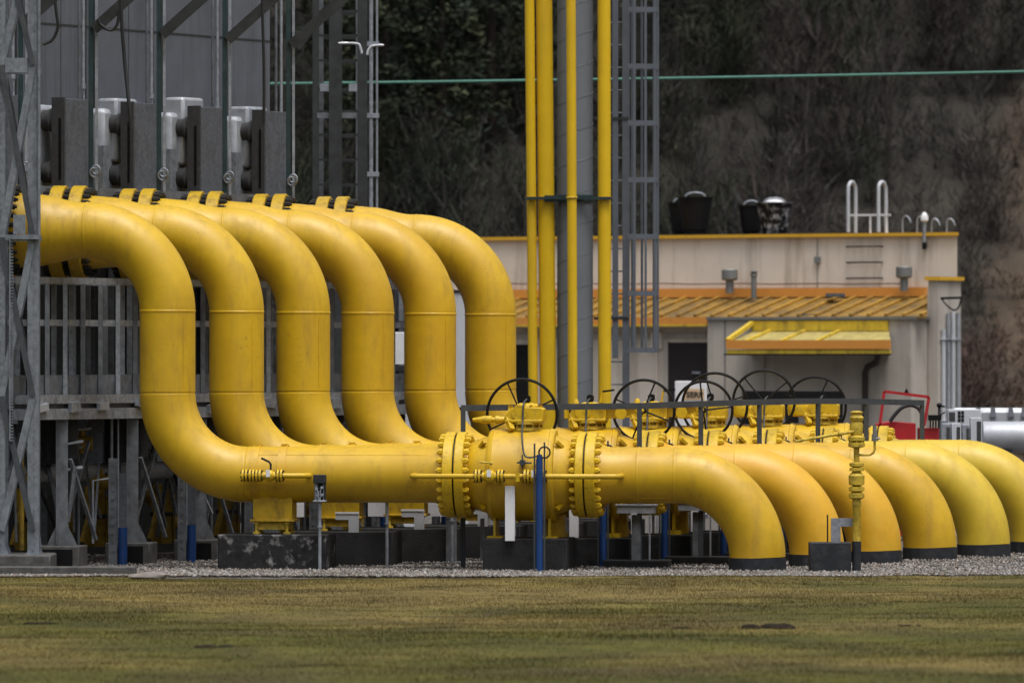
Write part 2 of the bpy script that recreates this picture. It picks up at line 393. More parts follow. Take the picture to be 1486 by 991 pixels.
def make_valve(k):
    t = thing('ball_valve', V_LABELS[k], 'valve', line_loc(k), TH, 'yellow ball valves in the pipe bank')
    cached('body', body_mb, 'valve_body', 'yellow', t)
    cached('fl', lambda: flange_mb(-1.195, -1.03, .78, 1, .69), 'flange', 'yellow_fit', t)
    cached('fr', lambda: flange_mb(1.0, 1.145, .78, -1, .69), 'flange', 'yellow_fit', t)
    cached('gk', lambda: MB().lathe([(-1.225,.745),(-1.195,.745)],(0,0,ZA),n=64), 'gasket', 'black', t)
    cached('gk2', lambda: MB().lathe([(1.145,.745),(1.175,.745)],(0,0,ZA),n=64), 'gasket', 'black', t)
    for x, z in ((-.75, ZA+.5), (.75, ZA+.5), (-.75, ZA-.5), (.75, ZA-.5)):
        cached(('lug', x, z), lambda: lug(x, z), 'lifting_lug', 'amber', t)
    # neck and gearbox
    def neck():
        b = MB(); b.lathe([(.80,.3),(.86,.3),(.86,.24),(.92,.24),(.92,.33),(.96,.33)],(0.05,0,ZA),(0,0,1),n=36)
        for i in range(12):
            a = 2*math.pi*i/12; b.cyl((.05+.28*math.cos(a), .28*math.sin(a), ZA+.86), (.05+.28*math.cos(a), .28*math.sin(a), ZA+.925), .025, n=6)
        return b
    cached('neck', neck, 'stem_neck', 'old_yellow', t)
    def gbox():
        b = MB(); z = ZA+.96
        b.prism([(-.30,-.27,z),(.36,-.27,z),(.38,-.27,z+.04),(.38,-.27,z+.23),(.34,-.27,z+.26),(-.04,-.27,z+.27),(-.2,-.27,z+.25),(-.31,-.27,z+.13)], (0,.54,0))
        b.lathe([(0,.22),(.05,.21),(.09,.12)],(.06,0,z+.255),(0,0,1),n=28)
        b.cyl((-.05,-.30,z+.17),(-.05,-.27,z+.17),.13,n=20); b.cyl((.24,-.29,z+.1),(.24,-.27,z+.1),.05,n=10)
        for xx in (-.24,-.12,.16,.3):
            b.cyl((xx,-.22,z+.2),(xx,-.22,z+.31),.025,n=6); b.cyl((xx,.2,z+.2),(xx,.2,z+.30),.025,n=6)
        b.beam((-.28,-.2,z+.1),(-.18,-.32,z-.14),.1,.09); b.ball((.24,-.1,z+.28),.05)
        b.beam((-.31,-.29,z+.02),(.37,-.29,z+.02),.04,.05)
        return b
    gb = cached('gbox', gbox, 'gearbox', 'yellow_fit', t, bevel=.012)
    o = MB(); z = ZA+1.30; o.cyl((.06,0,z),(.06,0,z+.04),.05,n=14); o.cyl((.06,0,z+.03),(.06,0,z+.12),.068,n=16); o.cyl((.06,0,z+.12),(.06,0,z+.14),.045,n=16)
    o.build('position_cap', 'black', gb)
    def hose():
        b = MB(); pts = []
        for p in ((.06,-.07,ZA+1.37),(.03,-.3,ZA+1.28),(.02,-.36,ZA+.95),(.05,-.72,ZA+.72),(.1,-.86,ZA+.4),(.2,-.9,ZA+.33),(.38,-.93,ZA+.36)): pts.append(Vector(p))
        sm = []
        for i in range(len(pts)-1):
            p0, p1, p2, p3 = pts[max(i-1,0)], pts[i], pts[i+1], pts[min(i+2,len(pts)-1)]
            for j in range(8):
                q = j/8; sm.append(.5*((2*p1)+(p2-p0)*q+(2*p0-5*p1+4*p2-p3)*q*q+(3*p1-p0-3*p2+p3)*q**3))
        b.tube(sm, .017, 8); return b
    cached('hose', hose, 'grease_hose', 'rail', t)
    if k in (1, 2):
        def ext():
            b = MB(); z = ZA+1.0
            b.prism([(.37,-.2,z+.02),(.55,-.2,z+.0),(.74,-.2,z+.05),(.93,-.2,z+.12),(.93,-.2,z+.22),(.37,-.2,z+.24)], (0,.36,0))
            b.box(-.32,.95,-.31,.22,z+.235,z+.262); b.box(-.4,-.31,-.25,.2,z+.0,z+.22)
            b.cyl((.66,-.2,z+.1),(.66,-.33,z+.1),.1,n=18); b.cyl((.3,-.31,z+.3),(.3,-.31,z+.262),.05,n=12)
            b.cyl((.9,.1,z+.14),(.97,.86,z+.14),.035,n=10)
            return b
        cached('ext', ext, 'drive_arm', 'yellow_fit', t, bevel=.01)
        rr = .57 if k == 1 else .545
        zc = ZA+(1.14 if k == 1 else 1.13)
        handwheel_mb((.97, .86, zc), rr, -.08, R(68 if k == 1 else 97), 4 if k == 1 else 4).build('handwheel', 'black', t)
        b = MB(); b.lathe([(0,.06),(.12,.05),(.16,.03)],(-.2,-.05,ZA+1.2),(0,0,1),n=12)
        b.beam((-.2,-.07,ZA+1.2),(.26,-.1,ZA+1.22),.03,.03); b.beam((.24,-.1,ZA+1.21),(.3,-.12,ZA+1.5),.03,.03); b.beam((.3,-.12,ZA+1.5),(.52,-.12,ZA+1.53),.035,.035,m=1); b.build('lever', ['yellow_fit', 'black'], t)
    else:
        cx, cz, rr, rot = {0: (-.1, 1.09, .64, 25), 3: (.09, 1.2, .625, 18), 4: (-.06, 1.27, .60, 40), 5: (-.13, 1.14, .60, 66)}[k]
        handwheel_mb((cx, .62, ZA+cz), rr, -.1, R(rot), 4).build('handwheel', 'black', t)
        b = MB(); b.cyl((cx,.25,ZA+cz),(cx,.62,ZA+cz),.04,n=10); b.build('wheel_shaft', 'old_yellow', t)
        if k == 0:
            b = MB(); zz = ZA+1.0
            b.tube([(-.28,-.1,zz),(-.42,-.1,zz),(-.44,-.1,zz),(-.5,-.1,zz),(-.51,-.1,zz),(-.56,-.1,zz),(-.57,-.1,zz),(-.72,-.1,zz),(-.78,-.1,zz),(-.92,-.1,zz)],[.06,.06,.075,.075,.045,.045,.075,.07,.055,.03],16)
            b.tube([(-.33,-.1,zz+.02),(-.2,-.2,zz-.12)],.045,10); b.build('input_shaft', 'yellow_fit', t)
    if k >= 3:
        b = MB(); zz = ZA+1.12
        b.lathe([(0,.1),(.03,.2),(.16,.22),(.26,.2),(.32,.1)],(-.42,-.12,zz-.16),(0,0,1),n=24); b.build('gear_housing', 'yellow_fit', t)
    return t
for k in range(NL): make_valve(k)

# ------------------------------------------------------------------ small lines on the front pipe
def small_flange(b, x, y, z, r=.085, m=0):
    for dx in (-.03, .03):
        b.cyl((x+dx-.018,y,z),(x+dx+.018,y,z),r,n=18,m=m)
    for i in range(6):
        a = 2*math.pi*i/6+.3; b.cyl((x-.075,y+math.cos(a)*r*.75,z+math.sin(a)*r*.75),(x+.075,y+math.cos(a)*r*.75,z+math.sin(a)*r*.75),.017,n=6,m=1)
by = -.97; bz = ZA-.01
t = thing('bypass_line', 'thin yellow bypass pipe with two small valves crossing in front of the nearest big valve', 'bypass pipe', line_loc(0), TH)
b = MB()
for sx, px in ((-1, -1.93), (1, 1.83)):
    b.tube([(px, -.45, bz), (px, by+.12, bz), (px-sx*.03, by+.04, bz), (px-sx*.12, by, bz), (0, by, bz)], .048, 14)
b.build('pipe', 'yellow', t)
for px in (-.72,-.31,.165,.45):
    b = MB(); small_flange(b, px, by, bz, .125); b.build('small_flange', ['yellow_fit', 'bolt'], t)
for px in (-.51, .3):
    b = MB(); b.ball((px, by, bz), .12, 1, 1, 1.05, 18, 10); b.cyl((px-.13,by,bz),(px+.13,by,bz),.075,n=16); b.cyl((px,by,bz+.1),(px,by,bz+.2),.03,n=10)
    v = b.build('small_valve', 'yellow_fit', t)
    b = MB(); b.box(px-.035, px+.035, by-.13, by-.11, bz-.01, bz+.12); b.build('white_tag', 'white', v)
    b = MB(); b.tube([(px, by, bz+.19), (px+.06, by, bz+.235), (px-.18 if px < 0 else px+.1, by-.02, bz+.26 if px < 0 else bz+.22)], .018, 8); b.build('lever', 'old_yellow', v)
b = MB(); b.cyl((0,by,bz-.09),(0,by,bz+.06),.055,n=12); b.build('tee', 'yellow_fit', t)
b = MB(); b.cyl((.08,-.82,ZA+.24),(.08,-.98,ZA+.24),.055,n=12); b.cyl((.08,-.93,ZA+.12),(.08,-.93,ZA+.38),.013,n=8); b.cyl((-.02,-.93,ZA+.24),(.25,-.93,ZA+.23),.016,n=8)
b.build('test_tap', 'rail', t)

t = thing('drain_line', 'short yellow pipe with small flanges and bent lever on the nearest pipe', 'small pipe', line_loc(0), TH)
dy = -.72
b = MB(); b.tube([(-3.85,-.45,bz),(-3.85,dy+.1,bz),(-3.93,dy,bz),(-5.05,dy,bz)], .047, 14); b.build('pipe', 'yellow', t)
for px in (-5.0,-4.87,-4.75,-4.36):
    b = MB(); small_flange(b, px, dy, bz, .115); b.build('small_flange', ['yellow_fit','bolt'], t)
b = MB(); b.ball((-4.55,dy,bz),.1,1,1,1.1,16,8); b.cyl((-4.68,dy,bz),(-4.42,dy,bz),.07,n=14); v = b.build('small_valve','yellow_fit',t)
b = MB(); b.box(-4.6,-4.53,dy-.125,dy-.105,bz-.02,bz+.11); b.build('white_tag','white',v)
b = MB(); b.tube([(-4.53,dy,bz+.08),(-4.53,dy,bz+.21),(-4.56,dy,bz+.25),(-4.7,dy-.03,bz+.32)],.02,8); b.build('lever','bolt',v)

# ------------------------------------------------------------------ supports under the bank
def plinth(x0, x1, y0, y1, h, k, label, mt='conc_dark', group='dark concrete plinths under the pipes'):
    o = MB().box(x0, x1, y0, y1, -.1, h).build('concrete_plinth', mt, None, bevel=.02, loc=line_loc(k), rotz=TH)
    return tag(o, label, 'plinth', group)
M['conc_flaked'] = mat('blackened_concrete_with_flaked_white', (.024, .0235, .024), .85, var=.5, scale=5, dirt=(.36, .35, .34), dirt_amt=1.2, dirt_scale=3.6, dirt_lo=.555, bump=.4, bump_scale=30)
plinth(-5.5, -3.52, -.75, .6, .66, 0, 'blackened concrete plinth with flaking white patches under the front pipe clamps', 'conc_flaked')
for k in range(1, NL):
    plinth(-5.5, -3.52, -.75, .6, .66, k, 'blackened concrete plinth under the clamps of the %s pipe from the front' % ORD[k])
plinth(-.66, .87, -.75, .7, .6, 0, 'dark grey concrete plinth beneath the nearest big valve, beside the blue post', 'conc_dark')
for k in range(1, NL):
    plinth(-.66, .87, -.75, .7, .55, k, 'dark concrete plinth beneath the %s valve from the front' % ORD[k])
for k in range(NL-1):
    o = plinth(1.35, 2.55, .9, 1.6, .17, k, 'low black concrete footing under the grey T-shaped stand of pipe %s from the front' % ORD[k], group='low footings under the T stands')
for k in range(NL):
    t = thing('pipe_saddle', 'yellow saddle box under the clamp bands of the nearest pipe' if k == 0 else 'yellow saddle box under the clamps of the %s pipe from the front' % ORD[k], 'pipe support', line_loc(k), TH, 'yellow saddles carrying the pipes')
    b = MB(); b.box(-4.92,-4.2,-.3,.3,.92,ZA-PR+.12); b.box(-4.97,-4.16,-.34,.34,.88,.925); b.build('saddle_box','amber',t,bevel=.01)
    b = MB(); b.box(-4.84,-4.28,-.25,.25,.74,.88); b.build('beam','old_yellow',t)
    for x in (-4.86,-4.3):
        for y in (-.27,.27):
            b = MB(); b.cyl((x,y,.66),(x,y,.95),.03,n=8); b.cyl((x,y,.66),(x,y,.70),.07,n=8); b.cyl((x,y,.84),(x,y,.88),.055,n=6); b.build('leg','old_yellow',t)
    # feet below the valve
    t = thing('valve_stand', 'yellow feet holding the nearest big valve above its plinth' if k == 0 else 'yellow feet holding the %s valve from the front' % ORD[k], 'valve support', line_loc(k), TH, 'yellow feet under the valves')
    for x in (-.5, .5):
        b = MB(); b.box(x-.02,x+.02,-.3,.3,.62 if k == 0 else .55,ZA-.72); b.box(x-.14,x+.14,-.3,.3,.6 if k == 0 else .55,.63); b.build('foot_plate','yellow_fit',t)
    b = MB(); b.box(.32,.72,.1,.5,.6 if k == 0 else .55,ZA-.74); b.build('jack_block','amber',t,bevel=.01)
    # white strip
    o = MB().box(-.24,-.06,-.9,-.86,.56,1.55).build('white_channel','white',None,bevel=.008,loc=line_loc(k),rotz=TH)
    tag(o, 'white plastic strip standing below the nearest big valve' if k == 0 else 'white plastic strip below the %s valve from the front' % ORD[k], 'strip', 'white strips below the valves')
    # blue post
    t = thing('blue_post', ('blue instrument post with thin grey channels in front of the nearest valve' if k == 0 else 'blue instrument post beside the %s valve from the front' % ORD[k]), 'post', line_loc(k), TH, 'blue posts beside the valves')
    b = MB(); b.cyl((.41,-1.12,-.05),(.41,-1.12,2.05),.062,n=20); b.cyl((.41,-1.12,2.05),(.41,-1.12,2.12),.05,n=16); b.build('sleeve','blue',t)
    for dx in (-.09,.09):
        b = MB(); b.beam((.41+dx,-1.11,-.05),(.41+dx,-1.11,2.32 if dx < 0 else 2.34),.022,.03); b.build('channel','rail',t)
    b = MB(); b.torus((.5,-1.12,2.16),(0,1,0),.1,.016,20,6); b.build('cable_loop','hose',t)
    # gauge post
    t = thing('gauge_post', ('thin metal post with a box of small gauges standing before the front pipe' if k == 0 else 'thin gauge post behind the %s pipe from the front' % ORD[k-1]), 'gauge post', line_loc(k), TH, 'gauge posts along the pipes')
    gxp = -3.585; gy = -1.05
    b = MB(); b.cyl((gxp,gy,-.05),(gxp,gy,1.3),.03,n=12); b.cyl((gxp,gy,.8),(gxp,gy,.83),.05,n=12); b.build('pole','galv',t)
    b = MB(); b.box(gxp-.11,gxp+.11,gy-.1,gy+.1,1.6,1.75,1); b.box(gxp-.1,gxp+.1,gy-.02,gy+.1,1.28,1.6,1); b.box(gxp-.115,gxp+.115,gy-.11,gy+.1,1.26,1.29); b.build('instrument_box',['galv','black_coat'],t,bevel=.008)
    for dx, dz in ((-.05,1.5),(.05,1.52),(-.03,1.38),(.05,1.39)):
        b = MB(); b.cyl((gxp+dx,gy-.09,dz),(gxp+dx,gy-.02,dz),.026,n=12); b.tube([(gxp+dx,gy-.06,dz),(gxp+dx*.4,gy-.07,dz-.06),(gxp+dx*.2,gy-.06,1.28)],.012,6); b.cyl((gxp+dx*1.5,gy-.06,1.28),(gxp+dx*1.5,gy-.06,1.6),.011,n=6); b.build('gauge','galv',t)
    # silver L bracket
    t = thing('elbow_cable_tray', ('silver L-shaped cable tray beside the front gauge post' if k == 0 else 'silver L-shaped cable tray behind the %s pipe from the front' % ORD[k-1]), 'cable tray', line_loc(k)+Vector((-.05, 1.0, 0)), TH, 'silver L-shaped trays below the pipes')
    b = MB(); x = -3.42; b.prism([(x,0,1.03),(x+.42,0,1.03),(x+.42,0,.66 if k < NL-1 else -.05),(x+.24,0,.66 if k < NL-1 else -.05),(x+.24,0,.89),(x,0,.89)],(0,.1,0)); b.build('tray','cab',t)
    b = MB(); b.box(x-.005,x+.43,-.012,-.004,1.0,1.035); b.build('lip','white',t)
    # T stand
    if k < NL-1:
        t = thing('pipe_stand', 'grey T-shaped steel stand on a low footing below the %s outlet pipe' % ORD[k], 'pipe support', line_loc(k)+Vector((0,.05,0)), TH, 'grey T stands below the outlet pipes')
        b = MB(); b.box(1.86,2.02,1.1,1.3,.17,.99); b.build('column','galv_dark',t)
        b = MB(); b.box(1.6,2.28,1.0,1.4,1.02,1.16); b.build('head','galv',t)
        b = MB(); b.box(1.56,2.32,.98,1.42,1.16,1.18); b.build('top_plate','galv',t)
        b = MB(); b.beam((2.2,1.02,.17),(2.2,1.02,1.02),.03,.03); b.build('rod','galv',t)

# more dark plant furniture below the run: conduits standing in the shade
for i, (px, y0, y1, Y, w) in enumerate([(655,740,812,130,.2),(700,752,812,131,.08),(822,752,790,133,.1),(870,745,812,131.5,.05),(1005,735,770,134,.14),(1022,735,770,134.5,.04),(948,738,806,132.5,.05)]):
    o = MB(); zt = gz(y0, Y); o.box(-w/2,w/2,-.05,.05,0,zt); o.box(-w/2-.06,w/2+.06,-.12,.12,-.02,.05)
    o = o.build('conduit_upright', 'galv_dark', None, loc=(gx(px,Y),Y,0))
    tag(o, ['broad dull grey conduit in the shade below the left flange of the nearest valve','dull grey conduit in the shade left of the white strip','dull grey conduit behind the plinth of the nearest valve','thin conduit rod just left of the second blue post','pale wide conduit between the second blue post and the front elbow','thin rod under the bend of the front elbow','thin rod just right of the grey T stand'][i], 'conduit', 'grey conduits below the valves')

for i,(xa,xb,ya,yb,Yw) in enumerate(((425,441,730,750,133.5),(534,563,730,749,136.5),(613,651,730,749,139.),(697,716,752,773,133.),(1142,1158,742,770,136))):  # white sign plates, built as small boxes on thin posts
    t = thing('white_sign_box', ['smallest white box right of the yellow saddle, seen below the front pipe','white box seen below the front pipe between two silver trays','widest white box below the front pipe, left of the big flange','small white box in the shade left of the white strip','white box in the shade behind the front elbow'][i], 'box', (gx((xa+xb)/2,Yw),Yw,0), 0, 'white boxes in the shade under the pipes')
    w = (xb-xa)/2*Yw/F; b = MB(); b.box(-w,w,0,.2,gz(yb,Yw),gz(ya,Yw)+.12); b.build('case','white',t)
    b = MB(); b.cyl((0,.03,0),(0,.03,gz(yb,Yw)),.025,n=8); b.build('post','galv_dark',t)
# ------------------------------------------------------------------ dark handrail along the valves
t = thing('pipe_handrail', 'dark grey square-tube handrail running above the valve flanges', 'handrail')
rp = [at(672,592,127.0), at(928,589,127.0), at(1017,586,129.15), at(1102,583.5,131.3), at(1187,582,133.5), at(1257,582.5,135.4), at(1338,584.5,137.2)]
for a, c in zip(rp[:-1], rp[1:]):
    b = MB(); d = (c-a).normalized()*.035; b.beam(a-d, c+d, .07, .11); b.build('top_rail','rail',t)
for p in rp:
    b = MB(); b.beam((p.x,p.y,0),(p.x,p.y,p.z-.055),.09,.09); b.build('post','rail',t)

# ------------------------------------------------------------------ yellow valve stand at the right front
Y = 124.6
x = gx(1243, Y); s = Y/F
t = thing('vent_valve_stand', 'slender weathered yellow valve stand rising from a black sleeve before the outlet elbows', 'valve stand', (x, Y, 0))
z = lambda py: gz(py, Y)
b = MB(); b.cyl((0,0,-.05),(0,0,z(785)),.082,n=20); b.build('black_sleeve','black_coat',t)
b = MB()
b.lathe([(z(785),.075),(z(735),.07),(z(733),.085),(z(728),.085),(z(726),.072),(z(720),.072)],(0,0,0),(0,0,1),n=20)
b.cyl((0,0,z(695)),(0,0,z(645)),.052,n=16); b.build('riser','old_yellow',t)
b = MB(); b.lathe([(z(725),.07),(z(722),.14),(z(716),.14),(z(714),.08),(z(712),.14),(z(707),.14),(z(705),.07)],(0,0,0),(0,0,1),n=20)
b.lathe([(z(705),.06),(z(703),.14),(z(690),.145),(z(687),.11),(z(683),.06)],(0,0,0),(0,0,1),n=20)
b.lathe([(z(684),.06),(z(683),.13),(z(679),.13),(z(678),.07),(z(676),.13),(z(672),.13),(z(670),.055)],(0,0,0),(0,0,1),n=20); b.build('lower_valve','old_yellow',t)
b = MB(); b.lathe([(z(652),.05),(z(650),.055),(z(648),.15),(z(643),.15),(z(641),.09),(z(639),.15),(z(634),.15),(z(632),.1),(z(628),.11),(z(617),.12),(z(612),.1),(z(610),.12),(z(606),.13),(z(602),.09),(z(598),.12),(z(596),.05)],(0,0,0),(0,0,1),n=20)
for i in range(8):
    a = i*math.pi/4; b.cyl((.125*math.cos(a),.125*math.sin(a),z(648)),(.125*math.cos(a),.125*math.sin(a),z(634)),.016,n=6)
b.build('upper_valve','old_yellow',t)
b = MB(); b.cyl((-.05,-.08,z(626)),(-1.1,-.15,z(640)),.03,.022,n=8); b.ball((-.3,-.1,z(629)),.05); b.build('lever','old_yellow',t)
b = MB(); b.tube([(.04,0,z(660)),(.24,0,z(660)),(.3,0,z(657)),(.325,0,z(652)),(.325,0,z(640))],.022,10); b.build('side_tube','old_yellow',t)
b = MB(); b.cyl((.325,0,z(640)),(.325,0,z(630)),.055,n=12); b.cyl((.325,0,z(630)),(.325,0,z(617)),.035,n=12); b.cyl((.29,-.03,z(636)),(.42,-.03,z(636)),.02,n=8); b.build('relief_tap','zinc',t)
o = MB(); o.prism([(-.45,0,z(752)),(-.03,0,z(752)),(-.03,0,z(764)),(-.28,0,z(764)),(-.28,0,z(790)),(-.45,0,z(790))],(0,.1,0))
o = o.build('elbow_cable_tray','galv',None,loc=(x,Y+.12,0)); tag(o,'silver L-shaped cable tray joining the black box to the slender valve stand','cable tray')
o = MB().box(gx(1175,Y),gx(1235,Y),0,.7,-.05,gz(787,Y)).build('black_pit_box','black_coat',None,bevel=.015,loc=(0,Y-.1,0)); tag(o,'low black box on the gravel left of the slender valve stand','box')
o = MB().cyl((0,0,0),(0,0,.5),.014,n=8); o = o.build('rod','brown',None,loc=(gx(1202,Y),Y+.3,gz(787,Y)-.01)); tag(o,'short thin rod standing on the low black box','rod')

# ------------------------------------------------------------------ steelwork at the left
Y = 125.2
t = thing('lattice_mast', 'galvanised lattice mast with cross bracing cut by the left edge', 'mast', (gx(26,Y), Y, 0))
zt = 13.5
lx, rx = gx(2,Y)-gx(26,Y), gx(48,Y)-gx(26,Y)
for (px_, py_) in ((lx,0),(rx,0),(lx,.75),(rx,.75)):
    b = MB(); s_ = 1 if px_ > 0 else -1
    w = .2 if (px_ > 0 and py_ == 0) else .14
    b.box(px_-w/2,px_+w/2,py_-.008,py_+.008,.1,zt); b.box(px_+s_*w/2-.008,px_+s_*w/2+.008,py_+.008 if py_ == 0 else py_-.14,py_+.14 if py_ == 0 else py_-.008,.1,zt)
    for zz in np.arange(.4, zt, .12): b.cyl((px_+s_*w*.1,py_-.02,zz),(px_+s_*w*.1,py_,zz),.013,n=6)
    b.build('leg','mast',t)
    b = MB(); b.box(px_-.14,px_+.14,py_-.14,py_+.14,.3,.33)
    b.prism([(px_-.12,py_,.33),(px_+.12,py_,.33),(px_+.03,py_,.62),(px_-.03,py_,.62)],(0,.02,0)); b.build('base_plate','mast',t)
lev = [gz(p,Y) for p in (770, 575, 345, 95)]+[11.6, zt]
for i in range(len(lev)-1):
    a, c = lev[i], lev[i+1]
    for y_, fl in ((-.03,0),(.78,1)):
        p, q = ((lx,y_,a),(rx,y_,c)) ; r_, u_ = ((rx,y_,a),(lx,y_,c))
        b = MB(); b.beam(p,q,.12 if not fl else .07,.02,(0,1,0)); b.build('brace','mast',t)
        b = MB(); r_ = (r_[0], y_-.025, r_[2]); u_ = (u_[0], y_-.025, u_[2]); b.beam(r_,u_,.10 if not fl else .06,.02,(0,1,0)); b.build('brace','rail',t)
for zz, hh in ((gz(95,Y),.26),(gz(345,Y),.1)):
    b = MB(); b.box(lx+.07,rx-.1,-.05,-.03,zz-hh/2,zz+hh/2); b.build('cross_plate','mast',t)
    b = MB(); b.box(lx-.07,rx+.1,.8,.82,zz-hh/2,zz+hh/2); b.build('cross_plate','mast',t)
b = MB(); b.box(rx-.4,rx+.12,-.16,-.06,gz(345,Y)-.03,gz(345,Y)+.05); b.prism([(rx-.35,-.1,gz(340,Y)),(rx-.13,-.1,gz(340,Y)),(rx-.13,-.1,gz(312,Y)),(rx-.35,-.1,gz(312,Y))],(0,.03,0)); b.build('gusset','mast',t)
b = MB(); b.cyl((rx+.11,-.06,gz(345,Y)),(rx+.11,-.06,zt),.03,n=10); b.build('conduit','mast',t)
b = MB(); xx = lx+.16
b.box(xx-.012,xx+.012,-.1,-.07,gz(640,Y),gz(342,Y))
for zz in np.arange(gz(640,Y), gz(342,Y), .055): b.box(xx+.012,xx+.06,-.095,-.075,zz,zz+.024)
b.build('cable_rack','mast',t)
o = MB().box(-.55,.62,-.45,1.2,-.1,.32).build('mast_footing','conc',None,bevel=.03,loc=(gx(26,Y),Y,0)); tag(o,'weathered concrete footing under the lattice mast at the left edge','footing')
o = MB().box(-1.2,1.25,-.2,.25,-.1,.17).build('concrete_kerb','conc',None,bevel=.02,loc=(gx(95,122.9),122.9,0)); tag(o,'long low concrete kerb in the grass at the bottom left','kerb')
b = MB(); b.ball((0,0,0),.3,1.15,.8,.3,14,8)
for i,v in enumerate(b.v): b.v[i] = (v[0]*(1+.15*math.sin(7*v[1]+i)), v[1], v[2]*(1+.2*math.sin(9*v[0])))
o = b.build('flat_stone','stone',None,loc=(gx(214,121.6),121.6,.03)); tag(o,'flat grey stone lying in the grass by the low concrete kerb','stone')

# gallery frame beneath the upper flanges
G0 = Vector((gx(118,128.0), 128.0, 0)) - BU*2.5          # start of the front plane
def bank(u, n, z): return G0 + BU*u + BN*n + Vector((0,0,z))
GL = 16.2
t = thing('steel_gallery', 'grey steel gallery of posts and rails behind the yellow risers', 'gallery')
z_top, z_mid, z_toe, z_dk = 5.27, 4.50, 3.55, 3.05
for nrow in (0, -1.15):
    for zz, h_, w_, nm in ((z_top,.12,.09,'top_rail'),(z_mid,.11,.06,'mid_rail'),(3.34,.40,.03,'toe_plate')):
        b = MB(); b.beam(bank(0,nrow,zz),bank(GL,nrow,zz),w_,h_); b.build(nm,'galv' if nm != 'toe_plate' else 'galv_dark',t)
    step = .62
    for i in range(int(GL/step)+1):
        u = i*step+(.2 if nrow else 0); wd = (.17,.10,.13,.09)[i % 4]
        b = MB(); b.beam(bank(u,nrow+.05,z_dk),bank(u,nrow+.05,z_top-.06),wd,.08); b.build('upright','galv' if i % 3 == 0 else 'galv_dark',t)
b = MB()
b.prism([bank(0,.1,z_dk-.12),bank(GL,.1,z_dk-.12),bank(GL,-1.6,z_dk-.12),bank(0,-1.6,z_dk-.12)],(0,0,.12)); b.build('deck','galv_dark',t)
b = MB(); b.beam(bank(0,.16,z_dk-.22),bank(GL,.16,z_dk-.22),.1,.2); b.beam(bank(0,.17,z_dk+.05),bank(GL,.17,z_dk+.05),.1,.16); b.build('edge_beam','galv',t)
for i in range(14):
    u = .5+i*1.2+random.uniform(-.2,.2)
    b = MB(); b.beam(bank(u,.24,z_dk-.08+random.uniform(-.1,.1)),bank(u+random.uniform(.3,.6),.24,z_dk-.08),.08,random.uniform(.12,.24)); b.build('bracket','galv' if i % 2 else 'silver',t)
step_u = Vector((DX,DY,0)).length
